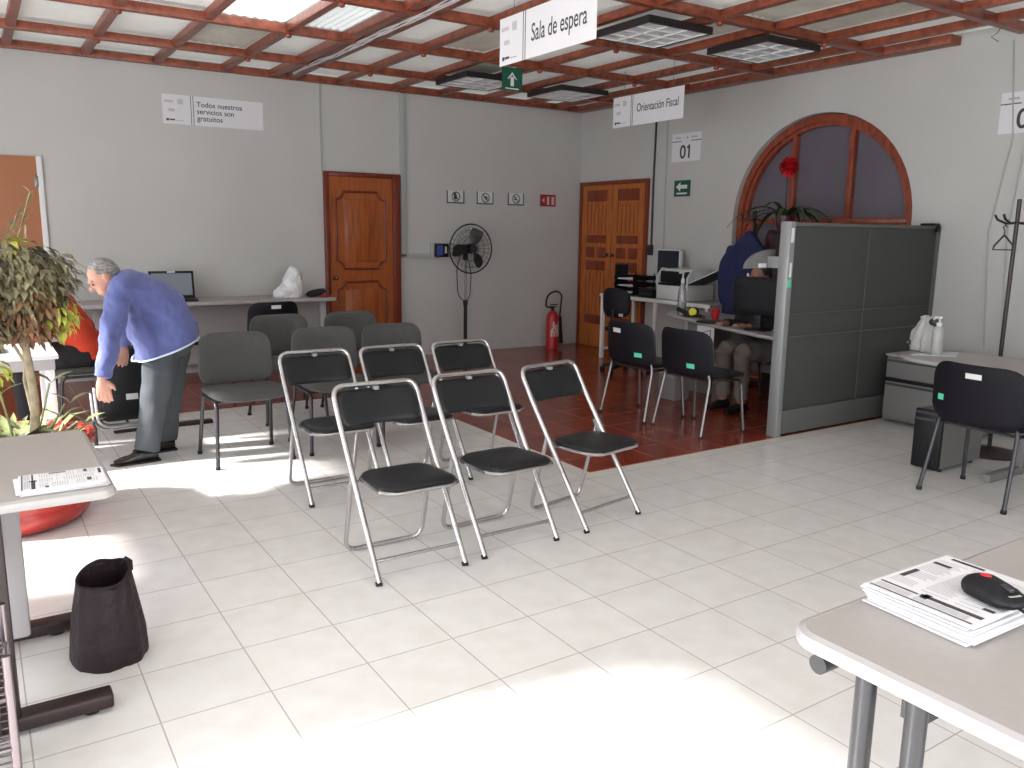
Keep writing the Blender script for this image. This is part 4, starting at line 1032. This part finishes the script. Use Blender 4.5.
p2 = seated_person((5.62, 4.62, 0), -PI / 2, 'clerk in dark top and grey trousers seated behind the service desk', 'black_cloth', 'grey_cloth', 'skin_dk', 'hair_dk', lean=.12, headz=1.10, knees=.42)

# folded chair held by the bending man
t = thing('folded_chair', 'folded black padded chair with chrome tube held by the bending man', 'chair', (.82, 5.98, 0), .05)
b = MB()
b.tube(fillet([(-.215, .0, .40), (-.205, 0, .125), (.205, 0, .125), (.215, 0, .40)], .09, 8), .015, 10)
b.tube(fillet([(-.235, .03, .36), (-.225, .03, .10), (.225, .03, .10), (.235, .03, .36)], .09, 8), .013, 10)
b.build('frame', 'chrome', t)
b = MB(); b.pad(.37, .50, .05, .05, lambda x, y, z: V((x, -z - .0, .405 + y)), 14, pw=6); b.build('pad', 'vinyl', t)
b = MB(); b.box(-.03, .045, -.030, -.026, .30, .34); b.build('white_label', 'white', t)
b = MB(); b.cyl((-.225, .03, 0), (-.225, .03, .2), .013); b.cyl((.225, .03, 0), (.225, .03, .2), .013); b.build('leg', 'dkmetal', t)
b = MB(); b.box(-.16, .52, -.03, .03, 0, .03, .006); o_ = tag(b.build('table_foot_bar', 'brown_metal'), 'black bar lying across the floor behind the man', 'bar'); o_.name = 'floor_bar'; o_.location = (.90, 6.30, 0)

# ------------------------------------------------------------------ the bending man
def bending_man():
    t = thing('person', 'grey haired man in blue shirt and charcoal trousers bending forward', 'person')
    hipc = V((1.01, 5.52, .80)); Y0 = 5.50
    chest = V((.84, 5.50, 1.05)); neck = V((.725, 5.48, 1.115)); head = V((.655, 5.47, 1.150))
    hipL = V((.955, 5.42, .76)); hipR = V((1.05, 5.60, .76))
    knL = V((.885, 5.41, .42)); ankL = V((.815, 5.41, .075)); knR = V((1.01, 5.62, .42)); ankR = V((.955, 5.62, .075))
    shL = V((.715, 5.33, 1.075)); elL = V((.645, 5.26, .82)); wrL = V((.575, 5.25, .575))
    shR = V((.76, 5.65, 1.06)); elR = V((.80, 5.76, .86)); wrR = V((.785, 5.84, .69))
    b = MB()
    ax = V((0, 1, 0))
    def sec(c, d, ra, rb): # ra across (Y), rb in the side plane
        d = d.normalized(); n_ = ax.cross(d).normalized(); return (c, ax * ra, n_ * rb)
    b.loft([sec(hipc + V((.02, 0, -.06)), V((0, 0, 1)), .15, .11), sec(hipc, V((0, 0, 1)), .16, .12), sec(V((.95, 5.51, .94)), V((-.3, 0, 1)), .15, .11), sec(chest, V((-.8, 0, .7)), .17, .12), sec(V((.76, 5.49, 1.10)), V((-1, 0, .3)), .16, .09), sec(neck, V((-1, 0, .3)), .055, .055), sec(head, V((-1, 0, .2)), .05, .05)], 22)
    # head: face looks down and to the left
    fd = V((-.80, -.12, -.60)).normalized(); upv = V((-.62, 0, .78)); upv = (upv - fd * upv.dot(fd)).normalized(); sd = fd.cross(upv)
    HM = Matrix((sd, -fd, upv)).transposed()
    b.sph(head, .068, .088, .100, 20, HM); b.sph(head + fd * .045 - upv * .05, .048, .045, .055, 14, HM)
    b.sph(head + fd * .098 - upv * .015, .012, .02, .022, 8, HM)          # nose
    b.sph(head + fd * .086 - upv * .060, .022, .008, .007, 8, HM)          # lips
    b.sph(head + fd * .082 + upv * .025, .045, .012, .010, 10, HM)         # brow
    for s in (-1, 1): b.sph(head + sd * (s * .070) - upv * .005, .010, .020, .032, 10, HM)
    def arm(a, e, w):
        b.tube([a, a.lerp(e, .5), e], .05, 14, radii=[.055, .048, .041]); b.tube([e, e.lerp(w, .4), w], .04, 14, radii=[.041, .038, .026])
    arm(shL, elL, wrL); arm(shR, elR, wrR)
    def hand(w, d, across, curl, thumb):
        d = d.normalized(); ac = (across - d * across.dot(d)).normalized(); nn = d.cross(ac)
        b.loft([(w, ac * .024, nn * .017), (w + d * .035, ac * .038, nn * .017), (w + d * .075, ac * .042, nn * .015), (w + d * .09, ac * .038, nn * .010)], 14)
        for f in range(4):
            r0 = w + d * .08 + ac * ((f - 1.5) * .0215); L = (.060, .074, .080, .070)[f]
            sp = ac * ((f - 1.5) * .008)
            p1_ = r0 + (d * .95 + sp * 6) * (L * .45); p2_ = p1_ + (d * .85 + curl * .5) * (L * .32); p3_ = p2_ + (d * .6 + curl * .8) * (L * .28)
            b.tube([r0 - d * .02, p1_, p2_, p3_], .008, 8, radii=[.010, .0095, .0085, .0065])
        r0 = w + d * .025 + ac * .030 * thumb; b.tube([r0, r0 + ac * .026 * thumb + d * .025, r0 + ac * .034 * thumb + d * .055], .009, 8, radii=[.013, .0105, .008])
    hand(wrL, V((.08, .06, -1)), V((1, -.35, 0)), V((.35, .5, -.2)), 1)
    hand(wrR, V((-.15, .1, -1)), V((1, .2, 0)), V((-.2, .4, -.2)), -1)
    for a, k, an in ((hipL, knL, ankL), (hipR, knR, ankR)):
        b.tube([a, a.lerp(k, .5), k], .07, 16, radii=[.085, .072, .055]); b.tube([k, k.lerp(an, .35), an], .05, 14, radii=[.054, .052, .036])
        b.sph(an + V((-.05, 0, -.035)), .09, .035, .03, 12)
    remesh(b, 'body', 'skin', t, .0065, 2)
    # hair cap, short and grey: round the back and top of the skull
    b = MB(); b.sph(head - fd * .018 + upv * .016, .0715, .087, .096, 20, HM)
    for v in b.bm.verts:
        q = v.co - head
        if q.dot(fd) > .035 and q.dot(upv) < .075: v.co -= fd * (q.dot(fd) - .03)
        if q.dot(upv) < -.045: v.co += upv * (-.045 - q.dot(upv)) * .8
    b.build('hair', 'hair', t)
    b = MB()
    for s in (-1, 1): b.sph(head + fd * .084 + sd * (s * .03) + upv * .005, .011, .006, .006, 8, HM)
    b.build('eye', 'ink', t)
    # shirt
    b = MB()
    b.loft([sec(V((.975, 5.50, .57)), V((-.1, 0, 1)), .225, .19), sec(V((.985, 5.50, .68)), V((-.2, 0, 1)), .228, .195), sec(V((1.0, 5.50, .80)), V((-.3, 0, 1)), .222, .188), sec(V((.955, 5.51, .93)), V((-.5, 0, .9)), .195, .170), sec(V((.90, 5.50, 1.00)), V((-.75, 0, .7)), .205, .158), sec(chest + V((-.01, 0, -.015)), V((-.85, 0, .6)), .215, .148), sec(V((.755, 5.49, 1.085)), V((-1, 0, .35)), .20, .115), sec(V((.715, 5.485, 1.115)), V((-1, 0, .3)), .10, .075), sec(V((.69, 5.48, 1.125)), V((-1, 0, .3)), .072, .062)], 28)
    # loose front of the shirt hanging below the chest
    b.loft([(V((.80, 5.47, .98)), (.05, 0, 0), (0, .17, 0)), (V((.83, 5.46, .82)), (.075, 0, 0), (0, .175, 0)), (V((.87, 5.455, .71)), (.075, 0, 0), (0, .17, 0)), (V((.87, 5.45, .60)), (.06, 0, 0), (0, .15, 0))], 20)
    def sleeve(a, e, w):
        b.tube([a + V((.03, 0, .0)), a, a.lerp(e, .5), e], .07, 16, radii=[.06, .078, .070, .062]); b.tube([e, e.lerp(w, .5), e.lerp(w, .97)], .06, 16, radii=[.062, .056, .046])
    sleeve(shL, elL, wrL); sleeve(shR, elR, wrR)
    for q_ in (shL, shR): b.sph(q_ + V((.012, 0, .0)), .086, .082, .086, 14)
    def clothd(p):
        return .016 * noise.noise(V((p.x * 9 + p.z * 5, p.y * 9, p.z * 14))) + .006 * noise.noise(p * 28)
    sh = remesh(b, 'shirt', 'shirt', t, .009, 3, clothd)
    # hem: slanted cut from the front low point up to the back
    hemf = lambda x: .635 + (x - .79) * .34
    me = sh.data
    for v in me.vertices:
        if v.co.x > .765 and v.co.z < hemf(v.co.x) and v.co.y < 5.755: v.co.z = hemf(v.co.x)
    # sample the hem outline
    band = [v.co.copy() for v in me.vertices if v.co.x > .765 and abs(v.co.z - hemf(v.co.x)) < .012 and 5.26 < v.co.y < 5.755]
    cx, cyy = .95, 5.49; pts_ = []
    for k in range(36):
        a = 2 * PI * k / 36; best = None
        for q in band:
            dq = (q.x - cx) * math.cos(a) + (q.y - cyy) * math.sin(a); off = abs(-(q.x - cx) * math.sin(a) + (q.y - cyy) * math.cos(a))
            if dq > 0 and off < .03 and (best is None or dq > best[0]): best = (dq, q)
        if best: pts_.append(V((cx + best[0] * math.cos(a), cyy + best[0] * math.sin(a), hemf(cx + best[0] * math.cos(a)))))
    if len(pts_) > 8:
        b = MB(); b.tube(pts_, .006, 6, closed=True); b.build('hem', 'shirt_hem', sh)
    b = MB(); b.tube([V((.70, 5.48, 1.12)) + V((.018 * math.sin(a), .075 * math.cos(a), .07 * math.sin(a))) for a in [k * PI / 10 for k in range(20)]], .012, 8, closed=True); b.build('collar', 'shirt', sh)
    # trousers
    b = MB()
    b.loft([(hipc + V((-.02, 0, .08)), (.125, 0, 0), (0, .165, 0)), (hipc + V((.0, 0, 0)), (.145, 0, 0), (0, .185, 0)), (hipc + V((0, 0, -.09)), (.14, 0, 0), (0, .18, 0)), (hipc + V((-.005, 0, -.15)), (.10, 0, 0), (0, .12, 0))], 24)
    for a, k, an in ((hipL, knL, ankL), (hipR, knR, ankR)):
        b.tube([a, a.lerp(k, .4), a.lerp(k, .8), k, k.lerp(an, .5), an + V((0, 0, .0))], .09, 18, radii=[.106, .102, .092, .087, .080, .078])
    remesh(b, 'trousers', 'trousers', t, .009, 3, lambda p: .013 * noise.noise(V((p.x * 14, p.y * 8, p.z * 4))) + .008 * noise.noise(p * V((9, 9, 20)).length * .5))
    b = MB(); b.tube([hipc + V((-.01 + .142 * math.cos(a), .182 * math.sin(a), .045)) for a in [k * PI / 12 for k in range(24)]], .013, 8, closed=True); b.build('belt', 'shoe', t)
    for an in (ankL, ankR):
        b = MB(); f0 = V((an.x, an.y, 0)); L = V((-.9, -.054, 0))
        b.loft([(f0 - L * .07 + V((0, 0, .04)), (0, .028, 0), (0, 0, .035)), (f0 - L * .03 + V((0, 0, .05)), (0, .038, 0), (0, 0, .045)), (f0 + L * .04 + V((0, 0, .048)), (0, .042, 0), (0, 0, .042)), (f0 + L * .11 + V((0, 0, .034)), (0, .046, 0), (0, 0, .028)), (f0 + L * .17 + V((0, 0, .026)), (0, .042, 0), (0, 0, .021)), (f0 + L * .215 + V((0, 0, .020)), (0, .022, 0), (0, 0, .013))], 18)
        s_ = b.build('shoe', 'shoe', t)
        b = MB(); b.prism([(f0.x - L.x * .075 * (1), f0.y - .03)] and [(f0.x + .075, f0.y - .028), (f0.x + .075, f0.y + .028), (f0.x - .05, f0.y + .04), (f0.x - .16, f0.y + .038), (f0.x - .215, f0.y - .005), (f0.x - .17, f0.y - .052), (f0.x - .05, f0.y - .042)], 0, .012); b.build('sole', 'gum', s_, smooth=False)
    return t
bending_man()

# ------------------------------------------------------------------ big potted plant at the left
random.seed(11)
t = thing('potted_plant', 'tall bushy plant in a round red clay pot behind the left table', 'plant', (.08, 4.60, 0))
b = MB()
prof = [(.26, 0), (.30, .02), (.325, .05), (.335, .08), (.325, .11), (.345, .15), (.355, .19), (.342, .23), (.355, .27), (.362, .31), (.35, .34), (.365, .37), (.38, .40), (.375, .43), (.35, .43), (.34, .38), (.30, .36)]
b.lathe(prof, n=40); b.build('pot', 'pot', t)
b = MB(); b.lathe([(.33, .36), (.2, .375), (.05, .38)], n=24); b.build('soil', 'soil', t)
b = MB(); b.tube([(.10, -.02, .36), (.12, -.03, .6), (.10, -.02, .9), (.13, 0, 1.2), (.15, 0, 1.45)], .02, 10, radii=[.024, .02, .018, .012, .005])
b.tube([(.13, .02, .36), (.09, .03, .7), (.14, .0, 1.1)], .012, 8)
b.tube([(.09, -.02, .8), (-.02, .0, 1.05), (-.1, 0, 1.3)], .008, 8); b.tube([(.1, -.02, .9), (.2, .05, 1.1), (.26, .06, 1.2)], .008, 8)
b.build('stem', 'bark', t)
def foliage(name, m, cnt, c, rad, L, W, hang=.7, seed=1):
    random.seed(seed); b = MB(); c = V(c)
    for k in range(cnt):
        d = V((random.gauss(0, 1), random.gauss(0, 1), random.gauss(0, 1))).normalized() * (random.random() ** .45)
        p = c + V((d.x * rad[0], d.y * rad[1], d.z * rad[2]))
        o = V((d.x, d.y, 0)) + V((random.uniform(-.6, .6), random.uniform(-.6, .6), -hang * random.uniform(.3, 1.5)))
        b.leaf(p, o, random.uniform(*L), random.uniform(*W), up=V((random.uniform(-.4, .4), random.uniform(-.4, .4), 1)), droop=random.uniform(.1, .5))
    return b.build(name, m, t, fix=False)
foliage('crown_leaves', 'leaf', 1500, (.05, .0, 1.20), (.30, .24, .19), (.04, .085), (.013, .030), .5, seed=1)
foliage('crown_leaves', 'leaf', 520, (-.12, -.05, 1.02), (.17, .15, .17), (.045, .09), (.016, .034), .6, seed=5)
foliage('dry_leaves', 'leaf_dry', 900, (.13, .0, 1.09), (.15, .18, .20), (.04, .08), (.013, .028), seed=2)
foliage('yellow_leaves', 'leaf_yel', 90, (.26, -.02, 1.03), (.07, .10, .10), (.04, .08), (.015, .03), .9, seed=3)
foliage('yellow_leaves', 'leaf_yel', 45, (.06, -.05, 1.36), (.09, .06, .045), (.03, .06), (.015, .03), .1, seed=4)
foliage('yellow_leaves', 'leaf_yel', 40, (-.1, -.15, .80), (.12, .10, .12), (.05, .09), (.02, .04), .6, seed=8)
# thin upright sprigs
b = MB()
for (dx, h, s) in ((-.13, 1.57, .05), (.02, 1.50, .05), (.06, 1.60, .07), (-.02, 1.52, -.03)):
    b.tube([(.05 + dx * .5, 0, 1.3), (.05 + dx, 0, 1.38), (.05 + dx + s, 0, h)], .003, 6)
    for k in range(16):
        q = k / 15; p = V((.05 + dx + s * q, 0, 1.36 + (h - 1.36) * q)); b.leaf(p, V((random.choice((-1, 1)) * .6, random.uniform(-.5, .5), .8)), .045, .016, droop=.1)
b.build('sprig', 'leaf_low', t, fix=False)
# long narrow leaves drooping to the right of the crown
b = MB()
for k in range(9): b.leaf(V((.24, 0, 1.28 - k * .02)), V((1, random.uniform(-.4, .4), random.uniform(-.7, .1))), random.uniform(.14, .22), .018, droop=.25)
b.build('strap_leaves', 'leaf', t, fix=False)
# underplanting: broad succulent leaves and grassy tufts in the pot
b = MB()
for k in range(70):
    a = random.uniform(0, 2 * PI); r = random.uniform(.02, .28); p = V((r * math.cos(a), r * math.sin(a), .38)); d = V((math.cos(a), math.sin(a), random.uniform(.3, 1.4)))
    b.leaf(p, d, random.uniform(.10, .24), random.uniform(.03, .07), droop=random.uniform(.1, .45))
b.build('low_leaves', 'leaf_low', t, fix=False)
b = MB()
for k in range(170):
    a = random.uniform(0, 2 * PI); r = random.uniform(.0, .30); p = V((r * math.cos(a), r * math.sin(a), .38)); d = V((math.cos(a) + random.uniform(-.5, .5), math.sin(a) + random.uniform(-.5, .5), random.uniform(.3, 1.2)))
    b.leaf(p, d, random.uniform(.08, .18), random.uniform(.010, .02), droop=random.uniform(.2, .7))
b.build('grassy_leaves', 'leaf', t, fix=False)
b = MB()
for (x, y, z, dx) in ((-.02, -.1, .66, 0), (.27, -.05, .58, .12), (.33, .0, .46, .2), (.22, -.1, .52, .1), (-.15, -.05, .55, -.1), (.2, 0, .68, .05)):
    b.tube([(x * .4 + .03, y * .5, .38), (x - dx * .2, y, z)], .005, 6)
    for q in (-.7, .7): b.leaf(V((x, y, z)), V((q + dx, random.uniform(-.3, .3), .5)), .11, .05, droop=.1)
b.build('paddle_leaves', 'leaf_low', t, fix=False)

# ------------------------------------------------------------------ left foreground: table, newspapers, bin bag, rack
def rrect(x0, x1, y0, y1, r, n=6):
    out = []
    for cx, cy_, a0 in ((x1 - r, y1 - r, 0), (x0 + r, y1 - r, 90), (x0 + r, y0 + r, 180), (x1 - r, y0 + r, 270)):
        for i in range(n + 1): a = math.radians(a0 + 90 * i / n); out.append((cx + r * math.cos(a), cy_ + r * math.sin(a)))
    return out
t = thing('office_table', 'beige topped office table with brown T feet at the left edge', 'table')
b = MB(); b.prism(rrect(-1.1, .285, 2.56, 3.38, .03), .668, .70); b.build('tabletop', 'lam', t, smooth=False)
b = MB(); q = rrect(-1.1, .285, 2.56, 3.38, .03); b.tube([(x, y, .684) for x, y in q], .0155, 8, closed=True); b.build('edge_band', 'lam_grey', t)
b = MB(); b.box(-.06, .06, 3.10, 3.22, .05, .668, .012); b.build('leg', 'lam_edge', t)
b = MB(); b.box(-.10, .005, 2.55, 2.62, .05, .668, .01); b.build('leg', 'brown_metal', t)
for y, x1 in ((2.59, .245), (3.20, .20)):
    b = MB(); b.box(-.45, x1, y - .04, y + .03, .014, .058, .008, seg=3); b.build('foot', 'brown_metal', t)
    b = MB(); b.cyl((x1 - .06, y, 0), (x1 - .06, y, .02), .024); b.build('glide', 'gum', t)
b = MB(); b.box(-.08, -.05, 2.62, 3.14, .36, .60); b.build('cross_panel', 'lam_edge', t)
def newspapers(t, c, w, h, rz, n, th, hd, dense=True):
    mt = Matrix.Translation(c) @ Matrix.Rotation(rz, 4, 'Z')
    random.seed(hd); z = 0
    for k in range(n):
        dx, dy, dr = random.uniform(-.008, .008), random.uniform(-.008, .008), random.uniform(-.03, .03)
        mk = mt @ Matrix.Translation((dx, dy, z)) @ Matrix.Rotation(dr, 4, 'Z')
        b = MB(); b.box(-w / 2, w / 2, -h / 2, h / 2, 0, th, .0015, mtx=mk, seg=1); o = b.build('newspaper_copy', 'paper', t)
        z += th + .0004; top = mk @ Matrix.Translation((0, 0, th + .0003))
    top0 = top; top = top @ Matrix.Rotation(-PI / 2, 4, 'Z'); w, h = h, w
    b = MB(); B = lambda x0, x1, y0, y1: b.box(x0 * w - w / 2, x1 * w - w / 2, y0 * h - h / 2, y1 * h - h / 2, 0, .0004, mtx=top)
    B(.03, .97, .035, .05); B(.04, .40, .15, .17); B(.42, .97, .145, .19); B(.44, .50, .12, .21); B(.62, .80, .78, .83); B(.05, .10, .35, .55); B(.86, .96, .30, .34); B(.10, .42, .93, .965); B(.05, .22, .76, .80)
    b.build('headline_print', 'ink', o, smooth=False)
    b = MB(); B = lambda x0, x1, y0, y1: b.box(x0 * w - w / 2, x1 * w - w / 2, y0 * h - h / 2, y1 * h - h / 2, 0, .0003, mtx=top)
    for i in range(3):
        for j in range(24):
            if random.random() < .85: B(.05 + i * .31, .05 + i * .31 + random.uniform(.2, .27), .24 + j * .028, .24 + j * .028 + .008)
    for j in range(4): B(.05, .38, .065 + j * .018, .073 + j * .018); B(.42, .9, .065 + j * .018, .073 + j * .018)
    b.build('column_print', 'ink_grey', o, smooth=False)
    return top0
t = thing('newspaper_stack', 'thin stack of newspapers on the left table corner', 'newspapers')
newspapers(t, (.165, 2.665, .701), .225, .17, -.02, 4, .0035, 5)
t.children[0].name = 'newspaper_copy'
# bin bag
t = thing('rubbish_bag', 'black bin liner standing open on the floor like a basket', 'rubbish bag', (.280, 2.92, 0))
t.scale = (.87, .87, .92)
b = MB(); prof = [(.135, .0), (.140, .02), (.132, .10), (.118, .20), (.103, .28), (.098, .325), (.090, .325), (.092, .27), (.10, .1), (.11, .03)]
n_ = 44; rings = []
for (r, z) in prof:
    rg = []
    for i in range(n_):
        a = 2 * PI * i / n_; cr_ = 1 + .06 * noise.noise(V((math.cos(a) * 2, math.sin(a) * 2, z * 5))) + .05 * noise.noise(V((math.cos(a) * 5, math.sin(a) * 5, z * 3 + 4)))
        zz = z + (.022 * noise.noise(V((math.cos(a) * 1.5, math.sin(a) * 1.5, 9))) + .02 * math.sin(a + .6) if z > .26 else 0)
        rg.append(b.bm.verts.new((r * cr_ * math.cos(a), r * cr_ * math.sin(a), max(.001, zz))))
    rings.append(rg)
b.skin(rings); b.build('liner', 'binbag', t)
b = MB(); b.tube([V((.095 * math.cos(a), .095 * math.sin(a), .325 + .02 * math.sin(a + .6) + .01 * noise.noise(V((math.cos(a) * 1.5, math.sin(a) * 1.5, 9))))) for a in [k * PI / 16 for k in range(32)]], .006, 8, closed=True); b.build('rolled_rim', 'binbag', t)
b = MB(); b.tube([(.075, .055, .33), (.085, .04, .355), (.098, .01, .35), (.095, -.01, .325)], .008, 8); b.build('tied_ear', 'binbag', t)
# chrome wire rack at the very left edge
t = thing('wire_rack', 'chrome wire rack at the lower left edge of the photo', 'rack', (-.09, 2.28, 0))
for x in (-.22, .075):
    for y in (-.16, .16): b = MB(); b.cyl((x, y, 0), (x, y, .46), .010); b.build('post', 'dark_chrome', t)
for z in (.08, .22, .35):
    b = MB(); b.tube(fillet([(-.22, -.16, z), (.075, -.16, z), (.075, .16, z), (-.22, .16, z), (-.22, -.16, z)], .01, 2), .006, 6)
    for k in range(9): y = -.15 + k * .0375; b.cyl((-.22, y, z), (.075, y, z - .01), .0025, 6)
    for k in range(7): x = -.2 + k * .045; b.cyl((x, .16, z), (x, .16, z + .10), .0025, 6); b.cyl((x, -.16, z), (x, -.16, z + .10), .0025, 6)
    b.build('wire_shelf', 'dark_chrome', t)
b = MB(); b.box(-.2, .05, -.13, .13, .235, .30, .01); b.build('dark_binder', 'brown_metal', t)

# ------------------------------------------------------------------ right foreground: table, newspapers, mouse
t = thing('office_table', 'beige rounded-corner table with dark twin legs in the right foreground', 'table')
q = rrect(1.288, 2.9, .15, .945, .05)
b = MB(); b.prism(q, .664, .70); b.build('tabletop', 'lam', t, smooth=False)
b = MB(); b.tube([(x, y, .682) for x, y in q], .0185, 8, closed=True, flat=1.0); b.build('edge_band', 'lam_edge', t)
b = MB(); b.cyl((1.305, .795, .03), (1.305, .795, .664), .019, 18); b.build('leg', 'dkmetal', t)
b = MB(); b.cyl((1.310, .70, .03), (1.310, .70, .664), .019, 18); b.build('leg', 'dkmetal', t)
b = MB(); b.box(1.275, 1.345, .25, .93, 0, .035, .01); b.build('foot', 'dkmetal', t)
b = MB(); b.cyl((1.285, .885, .645), (1.33, .885, .645), .019, 18); b.build('corner_roller', 'dkmetal', t)
b = MB(); b.box(1.33, 2.8, .70, .74, .60, .664); b.build('cross_rail', 'dkmetal', t)
t = thing('newspaper_stack', 'thick stack of newspapers under the mouse on the right table', 'newspapers')
top = newspapers(t, (1.640, .822, .701), .30, .225, -.03, 9, .0046, 9)
t = thing('computer_mouse', 'black computer mouse with a red logo lying on the newspapers', 'mouse', (1.632, .748, .748), PI - .34)
t.scale = (1.12, 1.12, 1.2)
b = MB(); b.pad(.068, .115, .042, .030, lambda x, y, z: V((x, y, .012 + max(z, -.010) * (1.05 - .25 * y / .057))), 14, pw=2.2); b.build('shell', 'black', t)
b = MB(); b.box(-.005, .005, .015, .038, .026, .034, .002); b.build('scroll_wheel', 'dkmetal', t)
b = MB(); b.sph((0, -.020, .0335), .009, .012, .002, 10); b.build('red_logo', 'redlight', t)
b = MB(); b.box(-.012, .012, .038, .046, .0235, .0245); b.build('white_mark', 'tissue', t)
b = MB(); b.tube([(.0, .055, .008), (.0, .09, .0035), (-.03, .13, -.02), (-.06, .18, -.036), (-.12, .26, -.037)], .0028, 8); b.build('cord', 'black', t)
